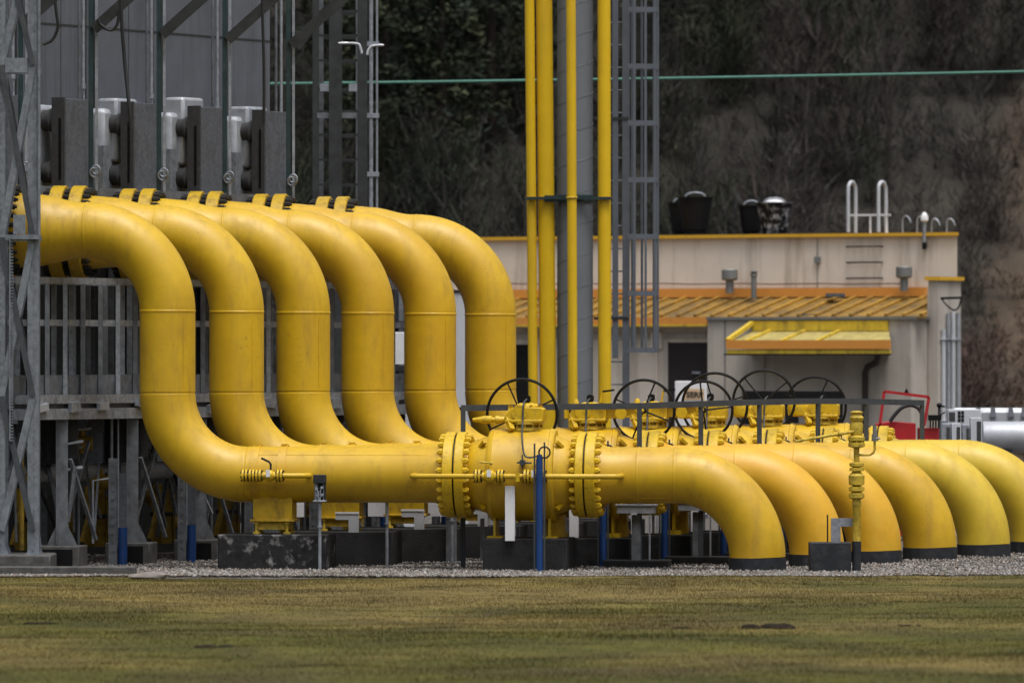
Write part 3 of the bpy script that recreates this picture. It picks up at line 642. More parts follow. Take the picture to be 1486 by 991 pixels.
for k in range(7):
    u = 1.75+k*step_u
    b = MB(); p = bank(u,.05,0); q = bank(u,.05,z_dk-.3)
    b.beam((p.x,p.y,.42),q,.19,.10); b.beam((p.x,p.y-.06,.42),(q.x,q.y-.06,q.z),.06,.22)
    b.prism([(p.x-.28,p.y-.05,.42),(p.x+.28,p.y-.05,.42),(p.x+.1,p.y-.05,.8),(p.x-.1,p.y-.05,.8)],(0,.03,0)); b.build('column','galv_dark',t)  # both column rows take the darker steel, painting in the shade down here
    b = MB(); p = bank(u-1.0,-1.3,0); b.beam((p.x,p.y,.3),(p.x,p.y,z_dk-.3),.2,.16); b.build('column','galv_dark',t)
    b = MB(); b.beam(bank(u,0,.9),bank(u+1.2,-1.2,2.6),.08,.05); b.build('brace','galv_dark',t)
    b = MB(); b.beam(bank(u+1.1,.1,.5),bank(u+.2,.1,2.0),.07,.04); b.build('brace','galv',t)
    b = MB(); b.beam(bank(u+.3,-.6,2.35),bank(u+1.0,-.6,2.35),.3,.9); b.build('hanging_box','black_coat',t)
    b = MB(); b.beam(bank(u+.5,-.3,.45),bank(u+1.5,-.3,2.3),.06,.05); b.build('brace','galv_dark',t)
    b = MB(); b.beam(bank(u+1.5,-.8,.3),bank(u+.4,-.8,1.7),.06,.05); b.build('brace','dark_steel',t)
    b = MB(); q = bank(u+.75,-.25,0); b.cyl((q.x,q.y,2.0),(q.x,q.y,2.85),.16,n=16); b.cyl((q.x,q.y,1.2),(q.x,q.y,2.0),.035,n=8); b.build('drain_pot','dark_steel',t)
    b = MB(); q = bank(u+1.9,-.4,0); b.box(q.x-.13,q.x+.13,q.y-.1,q.y+.1,1.9,2.75); b.build('cable_box','galv' if k % 2 else 'slab',t)
    b = MB(); q = bank(u+2.15,-.2,0); b.cyl((q.x,q.y,0),(q.x,q.y,2.9),.03,n=8); b.cyl((q.x+.12,q.y,0),(q.x+.12,q.y,2.9),.02,n=8); b.build('conduit','galv',t)
    # lower perforated post with blue foot sleeve
    pz = bank(u+1.45,.35,0)
    pt = thing('sleeved_post', 'grey post with blue plastic foot below the gallery, %s from the left' % ORD[k] if k < 6 else 'grey post with blue plastic foot at the far end of the gallery', 'post', pz, 0, 'blue-footed posts below the gallery')
    b = MB(); b.box(-.16,.0,-.05,.05,0,2.0)
    for zz in np.arange(.3,1.95,.16): b.cyl((-.08,-.065,zz),(-.08,-.05,zz),.03,n=8)
    b.build('perforated_post','galv_dark',pt)
    b = MB(); b.box(.03,.17,-.09,.06,.72,1.72); b.build('grey_sleeve','slab',pt)
    b = MB(); b.cyl((.1,-.02,-.05),(.1,-.02,.72),.085,n=16); b.build('blue_sleeve','blue',pt)
    # yellow frames at the back of the gallery
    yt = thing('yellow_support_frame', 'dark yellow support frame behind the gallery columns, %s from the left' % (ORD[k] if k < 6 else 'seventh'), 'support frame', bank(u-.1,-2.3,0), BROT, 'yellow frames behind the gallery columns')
    b = MB(); b.box(-.1,.3,-.1,.1,.25,1.4); b.build('panel','shaded_yellow',yt)
    b = MB(); b.box(.36,.46,-.1,.1,.3,1.2); b.build('side_strip','shaded_yellow',yt)
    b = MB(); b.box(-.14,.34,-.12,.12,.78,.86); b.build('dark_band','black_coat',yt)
    b = MB(); b.beam((-.7,-.2,.35),(-.2,-.2,1.3),.08,.08); b.build('strut','shaded_yellow',yt)
    b = MB(); b.box(-1.0,-.88,-.12,.12,0,1.4); b.build('upright','shaded_yellow',yt)
    o = MB().box(-.42,.42,-.45,.45,-.1,.42).build('gallery_footing','conc',None,bevel=.02,loc=bank(u,.02,0),rotz=TH)
    b = MB(); b.box(-.3,.3,-.47,-.455,.02,.36); c = b.build('dark_recess','black',o)
    tag(o,'squat concrete footing with dark front below gallery column, %s from the left' % (ORD[k] if k < 6 else 'seventh'),'footing','footings below the gallery')
rs = random.Random(3)
for i in range(44):
    u = rs.uniform(.2,GL-.5); n_o = rs.uniform(-1.5,.2); z0 = rs.uniform(.2,1.0); z1 = rs.uniform(1.5,2.8); du = rs.uniform(-.9,.9)
    b = MB(); b.beam(bank(u,n_o,z0),bank(u+du,n_o,z1),rs.uniform(.03,.07),.04); b.build('tie_rod',rs.choice(['galv','galv','galv_dark','duct','rail']),t)
for i in range(26):
    u = rs.uniform(.2,GL-.5); n_o = rs.uniform(-1.2,.1); z0 = rs.uniform(.1,.6); r0 = rs.uniform(.02,.05)
    b = MB(); p = bank(u,n_o,0); q = bank(u+rs.uniform(.3,.9),n_o,0); zt = rs.uniform(1.4,2.7)
    b.tube([(p.x,p.y,z0),(p.x,p.y,zt),(q.x,q.y,zt+.05)],r0,8); b.build('small_pipe',rs.choice(['shaded_yellow','galv','duct','galv_dark']),t)
for i in range(16):
    u = rs.uniform(.2,GL-.5); n_o = rs.uniform(-1.8,-.3); p = bank(u,n_o,0); zt = rs.uniform(.6,2.4)
    b = MB(); w_ = rs.uniform(.08,.2); b.cyl((p.x-w_,p.y,zt),(p.x+w_,p.y,zt),.14,n=14); b.cyl((p.x,p.y,zt-.2),(p.x,p.y,zt+.25),.06,n=10); b.build('small_valve',rs.choice(['shaded_yellow','shaded_yellow','galv_dark']),t)
b = MB(); b.tube([bank(0,-.95,1.72),bank(GL,-.95,1.72)],.17,18); b.build('cable_duct','silver',t)
b = MB(); b.beam(bank(0,-1.7,1.62),bank(GL,-1.7,1.62),.08,.16); b.build('tray','galv',t)
# equipment behind the gallery: dark heat exchanger casing and header pipe
t = thing('exchanger_casing', 'dark ribbed equipment casing in the shade behind the gallery', 'equipment')
b = MB(); b.prism([bank(-2,-3.4,.0),bank(GL-2.4,-3.4,.0),bank(GL-2.4,-5.0,.0),bank(-2,-5.0,.0)],(0,0,7.2)); b.build('casing','dark_steel',t)
for i in range(22):
    u = -1.5+i*.7
    b = MB(); b.beam(bank(u,-3.32,2.6),bank(u,-3.32,5.6),(.1,.24,.14)[i % 3],.1); b.build('rib',('galv_dark','galv','slab')[i % 3],t)

# ------------------------------------------------------------------ grey cooler wall and its posts
C0 = Vector((gx(132,131.2),131.2,0))
def cw(u, n, z): return C0 + BU*u + BN*n + Vector((0,0,z))
t = thing('cooler_house', 'tall grey clad cooler wall above the pipe flanges, upper left', 'industrial building')
b = MB(); u0, u1 = -4.5, 4*step_u-9.97+.12
u1 = 3*step_u+1.6
b.prism([cw(u0,-1.35,6.9),cw(u1,-1.35,6.9),cw(u1,-6,6.9),cw(u0,-6,6.9)],(0,0,9)); b.build('wall','clad',t)
for i in range(8):
    b = MB(); u = u0+.6+i*1.25
    b.beam(cw(u,-1.348,6.9),cw(u,-1.348,15.9),.02,.012); b.build('panel_seam','slab_dark',t)
b = MB(); b.beam(cw(u0,-1.345,10.22),cw(u1,-1.345,10.22),.012,.03); b.build('panel_seam','slab_dark',t)
b = MB(); b.beam(cw(u0,-1.3,7.0),cw(u1,-1.3,7.0),.12,.28); b.build('sill_beam','galv_dark',t)
for k in range(-1, 5-1):
    u = k*step_u
    nm = ['leftmost','second','third','fourth','fifth'][k+1]
    pt = thing('canopy_post', 'dark green post with pale conduit against the grey wall, %s from the left' % nm, 'post', cw(u,0,0), 0, 'green posts in front of the cooler wall')
    b = MB(); b.beam((0,0,5.3),(0,0,11.55),.09,.09); b.build('post','green_steel',pt)
    b = MB(); b.beam((.1,.08,7.0),(.1,.08,11.55),.1,.05); b.build('grey_flat','galv',pt)
    b = MB(); b.cyl((-.14,-.02,9.0-.1*k),(-.14,-.02,11.55),.032,n=10); b.cyl((-.14,-.02,8.93-.1*k),(-.14,-.02,9.02-.1*k),.05,n=10); b.cyl((-.13,-.02,8.2),(-.13,-.02,8.95-.1*k),.018,n=8); b.build('conduit','galv',pt)
    b = MB(); b.torus((.08,-.1,7.35),(0,1,.3),.09,.022,18,6); b.torus((.1,-.12,7.4),(.3,1,.1),.08,.02,18,6); b.build('rope_coil','galv',pt)
    b = MB(); d = Vector((math.cos(TH),math.sin(TH),0)); zc = 10.05
    b.beam(Vector((.06,-.08,zc)),Vector((.06,-.08,zc))+d*1.7+Vector((0,0,1.5)),.2,.09,(0,1,0)); b.build('knee_brace','dark_steel',pt)
    for dx_, rr_ in ((-.55,.03),(-.9,.022),(.55,.028)):
        q = cw(u+dx_,-1.1 if dx_ < 0 else -.6,0)-cw(u,0,0); b = MB(); b.cyl((q.x,q.y,6.9),(q.x,q.y,14),rr_,n=8); b.build('drain_tube','dark_steel' if dx_ < 0 else 'galv_dark',pt)
    q1, q2 = cw(u-.1,.02,0)-cw(u,0,0), cw(u-step_u+.1,.02,0)-cw(u,0,0); b = MB(); b.beam((q1.x,q1.y,6.98),(q2.x,q2.y,6.98),.14,.16); b.build('tie_beam','galv_dark',pt)
    # header box
    ht = thing('cooler_header', 'grey slab-faced cooler header with dark stub pipes and silver ducting, %s from the left' % nm, 'cooler header', cw(u-.52,-.12,0), BROT, 'cooler headers along the grey wall')
    b = MB(); b.box(-.42,.42,-.13,.13,6.95,8.72); b.build('face_slab','slab',ht,bevel=.01)
    b = MB(); b.box(-.47,-.42,-.14,.14,6.9,8.74); b.build('end_plate','slab_dark',ht)
    b = MB(); b.box(-.48,-.47,-.07,-.02,7.2,8.35); b.build('slot','black',ht)
    for zz in (7.35, 8.32):
        b = MB(); b.cyl((-.25,.1,zz),(-.25,.62,zz),.2,n=24); b.lathe([(0,.2),(.02,.225),(.07,.225),(.09,.2)],(-.25,.2,zz),(0,1,0),n=24); b.build('stub_pipe','slab_dark',ht)
    b = MB(); b.prism([(-.62,.5,6.9),(-.62,.85,6.9),(-.4,1.0,6.9),(.3,1.0,6.9),(.3,.45,6.9),(-.5,.42,6.9)],(0,0,1.72)); b.build('insulated_duct','duct',ht,bevel=.1)
    if k != 0:
        b = MB(); b.prism([(-.35,.3,7.6),(-.35,.75,7.6),(.45,.75,7.6),(.45,.3,7.6)],(0,0,1.22 if k != 2 else 1.32)); b.build('insulated_box','silver' if k == 2 else 'duct',ht,bevel=.06)
    b = MB(); b.box(-.75,-.55,.35,.5,6.95,7.9); b.build('valve_box','galv',ht)
def cable(name, pts, r, mt, label):
    b = MB(); b.tube(pts, r, 8); return tag(b.build(name, mt), label, 'cable')
def catmull(pts, n=10):
    pts = [Vector(p) for p in pts]; out = []
    for i in range(len(pts)-1):
        p0, p1, p2, p3 = pts[max(i-1,0)], pts[i], pts[i+1], pts[min(i+2,len(pts)-1)]
        for j in range(n):
            q = j/n; out.append(.5*((2*p1)+(p2-p0)*q+(2*p0-5*p1+4*p2-p3)*q*q+(3*p1-p0-3*p2+p3)*q**3))
    return out+[pts[-1]]
cable('hanging_cable', catmull([at(174,-60,130.6),at(176,20,130.6),at(181,90,130.6),at(187,150,130.5),at(190,185,130.5)]), .035,'hose','long black cable hanging down the wall between the second and third posts')
cable('hanging_cable', catmull([at(380,-60,135),at(381,20,135),at(383,100,135),at(383,180,135)]), .03,'hose','long straight black cable hanging beside the fourth header')
cable('hanging_cable', catmull([at(75,-40,129.8),at(82,20,129.8),at(84,40,129.8),at(76,58,129.8),at(62,65,129.8)]), .03,'hose','short black cable loop hanging beside the lattice mast')
cable('hanging_cable', catmull([at(173,18,131),at(170,36,131),at(160,44,131),at(146,36,131),at(142,28,131)]), .03,'hose','short sagging black cable loop between the mast and second post')

# ------------------------------------------------------------------ dark frame tower, lamps, twin pole
Y = 152.0
t = thing('frame_tower', 'dark steel frame tower with rung bars right of the grey wall', 'tower', (gx(494,Y),Y,0))
X_ = lambda px: gx(px,Y)-gx(494,Y)
for px, w in ((458,.13),(487,.28),(526,.22)):
    b = MB(); b.box(X_(px)-w/2,X_(px)+w/2,-w/2,w/2,0,14); b.build('column','dark_steel',t)
for dy_ in (.0, 1.2):
    for py in (17,52,88,130,162,196,232,268,300,340):
        b = MB(); b.box(X_(460),X_(526),dy_-.02,dy_+.02,gz(py,Y)-.025,gz(py,Y)+.025); b.build('rung_bar','dark_steel',t)
for px in (464,518):
    b = MB(); b.box(X_(px)-.05,X_(px)+.05,1.15,1.25,0,14); b.build('back_column','galv_dark',t)
b = MB(); b.beam((X_(430),.1,gz(68,Y)),(X_(482),.1,gz(5,Y)),.2,.1,(0,1,0)); b.build('knee_brace','dark_steel',t)
for px in (471,513):
    b = MB(); b.box(X_(px)-.1,X_(px)+.1,-.1,.06,gz(133,Y),gz(122,Y)); b.build('junction_box','galv',t)
b = MB(); b.box(X_(460),X_(522),-.08,-.03,gz(172,Y),gz(164,Y)); b.build('cross_plate','galv_dark',t)
Yp = 150.0
t = thing('twin_pole', 'pair of thin galvanised poles joined by clamps beside the dark frame tower', 'pole', (gx(540,Yp),Yp,0))
for px, r_ in ((538.5,.045),(547,.025)):
    b = MB(); b.cyl((gx(px,Yp)-gx(540,Yp),0,0),(gx(px,Yp)-gx(540,Yp),0,13),r_,n=12); b.build('pole','galv',t)
for py in (64,168,253):
    b = MB(); xx = gx(541.5,Yp)-gx(540,Yp); b.box(xx-.13,xx+.13,-.06,.06,gz(py,Yp)-.05,gz(py,Yp)+.05); b.build('clamp','galv',t)
for i, pts in enumerate(([(499,63),(519,64),(523,70),(525,78)],[(533,80),(535,72),(541,67),(553,66)])):
    t = thing('lamp_arm', ['white lamp arm fixed to the dark tower column','white lamp arm across the twin poles'][i], 'lamp', (0,0,0), 0, 'white lamp arms')
    b = MB(); b.tube(catmull([at(px,py,149.6) for px,py in pts],6),.026,8); b.build('arm','cab',t)
    p = at(*(pts[0] if i == 0 else pts[-1]),149.6); b = MB(); b.ball(p,.055,2.4 if i == 0 else 1.2,1,.5); b.build('lamp_head','white',t)

# ------------------------------------------------------------------ green cable across the hill
pts = []
for i in range(41):
    u = -.25+i/40*1.5; px = 430+u*1056
    py = 121.5 - 0.0145*(px-430)*(1+.12*u) + 3.2*u*(1-u)*.9
    pts.append(at(px,py,172))
cable('green_cable', pts, .034, 'cable', 'thin green cable strung across in front of the wooded hill')

# ------------------------------------------------------------------ vertical vent pipes, stack and ladder
Y = 152.0
specs = [(768.5,773.5,14,'slim yellow vertical pipe, leftmost of the tall pipes',610,152.0),
         (789.5,795,24,'thickest yellow vertical pipe, second from the left of the tall pipes',640,152.1),
         (828.5,831,14,'slim yellow vertical pipe in front of the grey stack',600,151.2),
         (876.5,877.5,19,'yellow vertical pipe between the grey stack and the caged ladder',600,152.0)]
for x_top, x_bot, w, lab, ybot, Yv in specs:
    a = at(x_top,0,Yv); c = at(x_bot,540,Yv); d = (a-c)/(a.z-c.z)
    base = c+d*(0-c.z); top = c+d*(16-c.z); r_ = w/2*Yv/F
    t = thing('vent_pipe', lab, 'pipe', base, 0, 'tall yellow vent pipes')
    b = MB(); b.cyl((0,0,-.05),top-base,r_,n=32); b.build('pipe','vent_yellow',t)
    b = MB(); zc = gz(287,Yv); pc = d*zc; b.torus(pc,(0,0,1),r_+.012,.018,28,8); b.build('u_bolt','old_yellow',t)
    b = MB(); b.lathe([(0,r_+.12),(.04,r_+.12),(.05,r_+.01),(.2,r_+.004)],(0,0,0),(0,0,1),n=28); b.build('base_flange','amber',t)
t = thing('vent_stack', 'thick blue-grey stack between the yellow vertical pipes', 'stack', (gx(834.5,Y+.3),Y+.3,0))
r_ = 26*(Y+.3)/F
b = MB(); b.cyl((0,0,-.05),(0,0,16),r_,n=48)
hx = [(math.cos(a)*(r_+.002),math.sin(a)*(r_+.002),z_) for a, z_ in [(i*.12, i*.12*.11) for i in range(1150)] if z_ < 16]
b.tube(hx,.006,5,False)
b.build('shaft','grey_vent',t)
b = MB(); zc = gz(288,Y); xo = gx(834.5,Y)
b.lathe([(zc-.08,r_+.01),(zc-.07,r_+.03),(zc+.07,r_+.03),(zc+.08,r_+.01)],(0,0,0),(0,0,1),n=48)
b.box(gx(763,Y)-xo,gx(887,Y)-xo,-.36+.3-r_-.08,-.3+.3-r_-.02,zc-.03,zc+.03)
b.box(gx(790,Y)-xo,gx(812,Y)-xo,-.5,-.28,zc-.08,zc+.06)
b.build('clamp_collar','green_steel',t)

M['ladder'] = mat('grey_ladder_paint', (.12,.135,.16), .5, metal=.2, var=.12)
Y = 154.0; xo = gx(909,Y)
t = thing('caged_ladder', 'grey ladder with safety cage right of the yellow vertical pipes', 'ladder', (xo,Y,0))
for px, w in ((893,.13),(908.5,.16)):
    b = MB(); b.box(gx(px,Y)-xo-w/2,gx(px,Y)-xo+w/2,.0,.08,0 if px > 900 else gz(520,Y),15); b.build('stile','ladder',t)
zz = gz(512,Y)-2.2
while zz < 13:
    b = MB(); b.cyl((gx(886,Y)-xo,.04,zz),(gx(909,Y)-xo,.04,zz),.018,n=8); b.build('rung','galv_dark',t); zz += 32.8*Y/F
cx_, ry = (gx(911,Y)-xo+gx(954,Y)-xo)/2, .36
hx0, hx1 = gx(911,Y)-xo, gx(954.5,Y)-xo
def hoop(u, zc):  # u 0..1 half-hoop round the climber
    a = math.pi*(u)
    return Vector((hx0+(hx1-hx0)*math.sin(a), -.34*math.cos(a)+.04, zc))
zc = gz(508,Y); zs = []
while zc < 14.5: zs.append(zc); zc += 82.2*Y/F
for zc in zs:
    b = MB()
    pp = [hoop(i/14,zc) for i in range(15)]
    for a, c in zip(pp[:-1],pp[1:]): b.beam(a,c,.02,.11)
    b.build('hoop','ladder',t)
for u in (.07,.2,.36,.5,.66,.84,.95):
    b = MB(); p = hoop(u,0); b.box(p.x-.028,p.x+.028,p.y-.014,p.y+.014,zs[0],14.6); b.build('cage_bar','ladder',t)
for py in (172,462):
    b = MB(); b.box(gx(862,Y)-xo,gx(912,Y)-xo,-.02,-.005,gz(py,Y)-.03,gz(py,Y)+.03); b.build('stay','dark_steel',t)

# ------------------------------------------------------------------ building behind
BA = R(-32); f_ = Vector((math.cos(BA),math.sin(BA),0)); n_ = Vector((f_.y,-f_.x,0))   # along facade; out of the facade
P0 = at(1389,515,181); P0.z = 0
def bp(px, off):      # ground point on the facade plane moved out by off, at bearing px
    q = P0+n_*off; dx, dy = (px-CX)/F, 1.0
    # (s*dx - q.x, s*dy - q.y) . n = 0
    s = (q.x*n_.x+q.y*n_.y)/(dx*n_.x+dy*n_.y)
    return Vector((s*dx, s, 0))
def bw(px, py, off):
    p = bp(px,off); p.z = gz(py,p.y); return p
up_ = lambda p, z_: Vector((p.x,p.y,z_))
t = thing('pump_house', 'cream plastered flat-roofed building with orange trims behind the pipes', 'building')
def wall(name, pxa, pxb, off, z0, z1, depth, m):
    a, c = bp(pxa,off), bp(pxb,off); e = (Vector((.03,1,0)) if depth > 5 else -n_)*depth
    b = MB(); b.prism([a+Vector((0,0,z0)),c+Vector((0,0,z0)),c+e+Vector((0,0,z0)),a+e+Vector((0,0,z0))],(0,0,z1-z0)); return b.build(name,m,t)
zr = gz(342,bp(1389,0).y)
wall('upper_wall',640,1389,0,-.1,zr,9,'plaster')
zc = gz(337.5,bp(1389,0).y)
wall('coping',636,1391,.12,zr,zc+.005,8.9,'trim_yellow')
a, c = bp(645,-.25), bp(1386,-.25); b = MB(); b.prism([up_(a,zc-.1),up_(c,zc-.1),up_(c+Vector((.03,1,0))*8.3,zc-.1),up_(a+Vector((.03,1,0))*8.3,zc-.1)],(0,0,.12)); b.build('roof_deck','black_coat',t)
OE = 2.35                                                     # eave offset
zri, zea = gz(431,bp(1200,0).y), gz(464,bp(1000,OE).y)
# sloping ribbed roof
a, c = bp(660,.02), bp(1351,.02); a2, c2 = bp(640,OE), bp(1351,.02)+n_*(OE-.02)
up = lambda p, z_: Vector((p.x,p.y,z_))
a2 = a+n_*(OE-.02); c2 = bp(1345,OE-.02); c = bp(1346,.02)
b = MB(); b.prism([up(a,zri),up(a2,zea+.07),up(c2,zea+.07),up(c,zri)],(0,0,-.06)); b.build('roof_sheet','roof',t)
L_ = (c-a).length; nr = int(L_/.52)
b = MB()
for i in range(nr+4):
    p = a+f_*(i*.52+.1); t0 = 0.
    while t0 < 1 and (p+n_*(OE-.05)*t0).x/(p+n_*(OE-.05)*t0).y*F+CX > 1344: t0 += .02
    if t0 < .95: b.beam(up(p+n_*(OE-.05)*t0,zri+.03+(zea+.07-zri)*t0),up(p+n_*(OE-.05),zea+.1),.10,.08)
b.build('roof_ribs','roof_rib',t).name = 'rib_profile'
b = MB(); a_, c_ = bp(660,.10), bp(1344,.10); b.beam(up(a_,zri+.12),up(c_,zri+.12),.16,.24); b.build('ridge_flashing','orange',t)
b = MB(); a_, c_ = bp(640,OE), bp(1026,OE); b.beam(up(a_,zea-.03),up(c_,zea-.03),.08,.19); b.build('eave_fascia','orange',t)
b = MB(); b.beam(up(a_,zea-.15),up(c_,zea-.15),.1,.05); b.build('gutter','awn_yellow',t)
wall('lower_wall',640,1075,1.9,-.1,zea-.1,1.8,'plaster')
wall('lintel_band',700,1024,1.93,gz(492,bp(990,1.9).y),gz(483,bp(990,1.9).y),.1,'plaster_grey')
wall('door',969,1026,1.925,-.05,gz(497,bp(990,1.9).y),.1,'door')
wall('door_frame',962,969,1.94,-.05,gz(495,bp(990,1.9).y),.1,'plaster_grey')
b = MB(); p = bp(1005,1.99); b.beam(up(p,gz(540.5,p.y)),up(p+f_*.25,gz(541,p.y)),.05,.06); b.build('door_handle','galv',t)
wall('window',742,767,1.93,gz(640,bp(750,1.9).y),gz(500,bp(750,1.9).y),.1,'glass')
b = MB(); p = bp(952.5,1.98); b.cyl(up(p,0),up(p,gz(485,p.y)),.03,n=8); b.box(p.x-.15,p.x+.15,p.y-.05,p.y+.05,gz(506,p.y),gz(482,p.y)); b.build('rain_pipe','plaster',t)
# projecting block
OP = 2.5
ztop = gz(463,bp(1180,OP).y)
a, c = bp(1027,OP), bp(1322,OP); e = -n_*.95
b = MB(); b.prism([up(a,-.1),up(c,-.1),up(c+e,-.1),up(a+e,-.1)],(0,0,ztop+.1)); b.build('annex_wall','plaster_grey',t)
b = MB(); b.beam(up(a+n_*.03,ztop+.02),up(c+n_*.03+f_*.05,ztop+.02),.1,.07); b.beam(up(c+f_*.04,ztop+.02),up(c+e+f_*.04,ztop+.02),.1,.07); b.build('annex_flashing','zinc',t)
b = MB(); p = bp(1052,OP+.012); b.beam(up(p,0),up(p,ztop-.02),.02,.02); p = bp(1110,OP+.01); b.beam(up(p,0),up(p,gz(515,p.y)),.012,.012); b.build('wall_joint','slab',t)
wall('return_wall',1300,1352,1.55,-.1,gz(462,bp(1340,1.5).y),1.5,'plaster_grey')
# pillar
OPi = 1.62
a, c = bp(1347,OPi), bp(1361,OPi)
zp = gz(407,a.y); e = -n_*1.25
side = c+Vector((0,0,0))
b = MB(); b.prism([up(a,-.1),up(c,-.1),up(c+e,-.1),up(a+e,-.1)],(0,0,zp+.1)); b.build('pillar','plaster_grey',t)
b = MB(); a3, c3 = a-f_*.08+n_*.06, c+f_*.08+n_*.06; b.prism([up(a3,zp),up(c3,zp),up(c3+e*1.08,zp),up(a3+e*1.08,zp)],(0,0,.1)); b.build('pillar_coping','trim_yellow',t)
for i, s_ in enumerate((.2,.46,.72,1.0)):
    p = c+f_*.06-n_*s_
    b = MB(); b.cyl(up(p,0),up(p,gz((478,455,452,454)[i],p.y)),.055,n=12); 
    for zz in (2.2,4.3): b.box(p.x-.08,p.x+.08,p.y-.08,p.y+.08,zz,zz+.04)
    b.build('white_conduit','duct' if i % 2 else 'cab',t)
b = MB(); b.tube(catmull([at(1366,433,179.3),at(1374,443,179.2),at(1384,450,179.2),at(1391,446,179.2),at(1395,433,179.1)]),.025,6); b.beam(at(1365,433,179.3),at(1396,432,179.1),.06,.06); b.build('wall_cable','black',t)
# awning
OA0, OA1 = OP, OP+1.35
zb, zf, zl = gz(465,bp(1180,OP).y), gz(494,bp(1180,OA1).y), gz(507,bp(1180,OA1).y)
A = bp(1055,OA1)-n_*1.35; CB, CF = bp(1290,OP), bp(1292,OA1)
aw = MB(); aw.prism([up(A,zb-.28),up(A+n_*1.33,zf-.05),up(CF-n_*.02,zf-.05),up(CB,zb-.28)],(0,0,-.05)); awn = aw.build('awning_roof','awn_sheet',t)
b = MB()
for i in range(3):
    p = A+f_*(i+.5)*1.05; b.beam(up(p,zb-.25),up(p+n_*1.3,zf-.02),.09,.06)
b.build('awning_rib','awn_yellow',awn)
b = MB(); b.beam(up(A+n_*.03,zb-.14),up(CB+n_*.03,zb-.14),.05,.26); b.build('back_flashing','awn_yellow',awn)
b = MB(); b.beam(up(A+n_*.04,zb-.06),up(A+n_*1.33,zf),.12,.1); b.build('side_rim','awn_yellow',awn)
b = MB(); b.beam(up(A+n_*1.36,(zf+zl)/2+.01),up(CF+n_*.01,(zf+zl)/2+.01),.07,zf-zl); b.build('fascia','orange',awn)
b = MB(); b.beam(up(A+n_*1.34,zl-.06),up(CF-n_*.01,zl-.06),.06,.10); b.build('fascia_drip','awn_yellow',awn)
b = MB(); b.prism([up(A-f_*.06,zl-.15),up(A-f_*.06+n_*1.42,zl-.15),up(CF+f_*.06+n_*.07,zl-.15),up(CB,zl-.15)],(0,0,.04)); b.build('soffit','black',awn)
b = MB(); p0 = bw(1275,514,OP+.3); p1 = bw(1272,526,OP+.3); p2 = bw(1258,533,OP+.1); p3 = bw(1255,541,OP+.08); p4 = Vector((p3.x,p3.y,0)); b.tube([p0,p1,p2,p3,p4],.075,12); b.build('downpipe','brown',t)
# wall fittings
for py in (358,381,404):
    b = MB(); p, q = bw(1228,py,.14), bw(1277,py-.5,.14); b.cyl(p,q,.022,n=8); b.cyl(p,p-n_*.15,.02,n=8); b.cyl(q,q-n_*.15,.02,n=8); b.build('wall_rung','brown',t)
b = MB(); p = bw(1186,377,.06); b.beam(p-f_*.08,p+f_*.08,.08,.16); q = bw(1186,346,.03); b.beam(q,Vector((q.x,q.y,gz(418,q.y))),.02,.02); b.build('conduit_box','zinc',t)
b = MB(); b.tube([bw(700+i*38,412-.1*math.sin(i*2.1)*6,.08) for i in range(17)],.014,6); b.build('wall_wire','brown',t)
for pxv, pyb, pyt, wide in ((1059,420,392,12),(1312,417,388,12)):
    p = bw(pxv,pyb,.55); q = bw(pxv,pyt,.55); hgt = q.z-p.z; wv = wide*p.y/F
    b = MB(); b.lathe([(-.1,wv*.5),(hgt*.45,wv*.5),(hgt*.46,wv*.8),(hgt*.55,wv),(hgt,wv),(hgt+.02,wv*.9)],p,(0,0,1),n=20); b.build('roof_vent','zinc',t)
p = bw(1094,428,.6); q = bw(1094,394,.6)
b = MB(); b.lathe([(-.1,.075),(q.z-p.z-.12,.075),(q.z-p.z-.12,.1),(q.z-p.z-.06,.1),(q.z-p.z-.05,.06),(q.z-p.z,.12),(q.z-p.z+.03,.05)],p,(0,0,1),n=14); b.build('roof_vent','zinc',t)
for i, (px, py) in enumerate(((1212,428),(1178,458))):
    p = bw(px,py,.7 if i == 0 else 2.0); b = MB(); b.box(p.x-.25,p.x+.25,p.y-.15,p.y+.15,p.z-.05,p.z+.04); b.build('roof_hatch','slab',t)
# roof ladder rails
rl = thing('roof_ladder_rails', 'white ladder handrail hoops on the roof edge above the wall rungs', 'ladder')
for px in (1231,1275):
    o_ = -.1; base = bw(px,337,.05); ztp = gz(264,base.y)
    b = MB(); b.tube(catmull([base,up(base,ztp-.25),up(base-n_*.06,ztp-.06),up(base-n_*.18,ztp),up(base-n_*.32,ztp-.06),up(base-n_*.4,ztp-.3),up(base-n_*.4,base.z-.1)],5),.045,12); b.build('handrail_hoop','cab',rl)
b = MB(); p, q = bw(1232,312.5,.02), bw(1292,312,.02); b.beam(p,q,.05,.05); b.build('cross_bar','white',rl)
for px in (1263,1287):
    b = MB(); p = bw(px,313,.0); b.beam(p,Vector((p.x,p.y,zc)),.05,.05); b.build('upright','white',rl)
for i, px in enumerate((1310,1331,1352,1374)):
    p = bw(px,337,-.25); zz = gz((314,315,318,318)[i],p.y)
    b = MB(); b.tube(catmull([up(p,zc-.02),up(p,zz-.1),up(p+f_*.04,zz-.01),up(p+f_*.12,zz),up(p+f_*.2,zz-.07),up(p+f_*.24,zz-.17)],5),.022,8)
    tag(b.build('hook_vent','galv'), ['leftmost thin hooked vent pipe, on the roof edge right of the white ladder rails','thin hooked vent pipe just left of the white cone lamp','thin hooked vent pipe just right of the white cone lamp','rightmost hooked vent pipe near the roof corner'][i],'vent pipe','hooked vents on the roof edge')
p = bw(1341.5,370,.1)
t2 = thing('cone_lamp','white cone-shaped lamp on a short pole at the roof edge','lamp',(0,0,0))
b = MB(); zz = lambda py: gz(py,p.y)
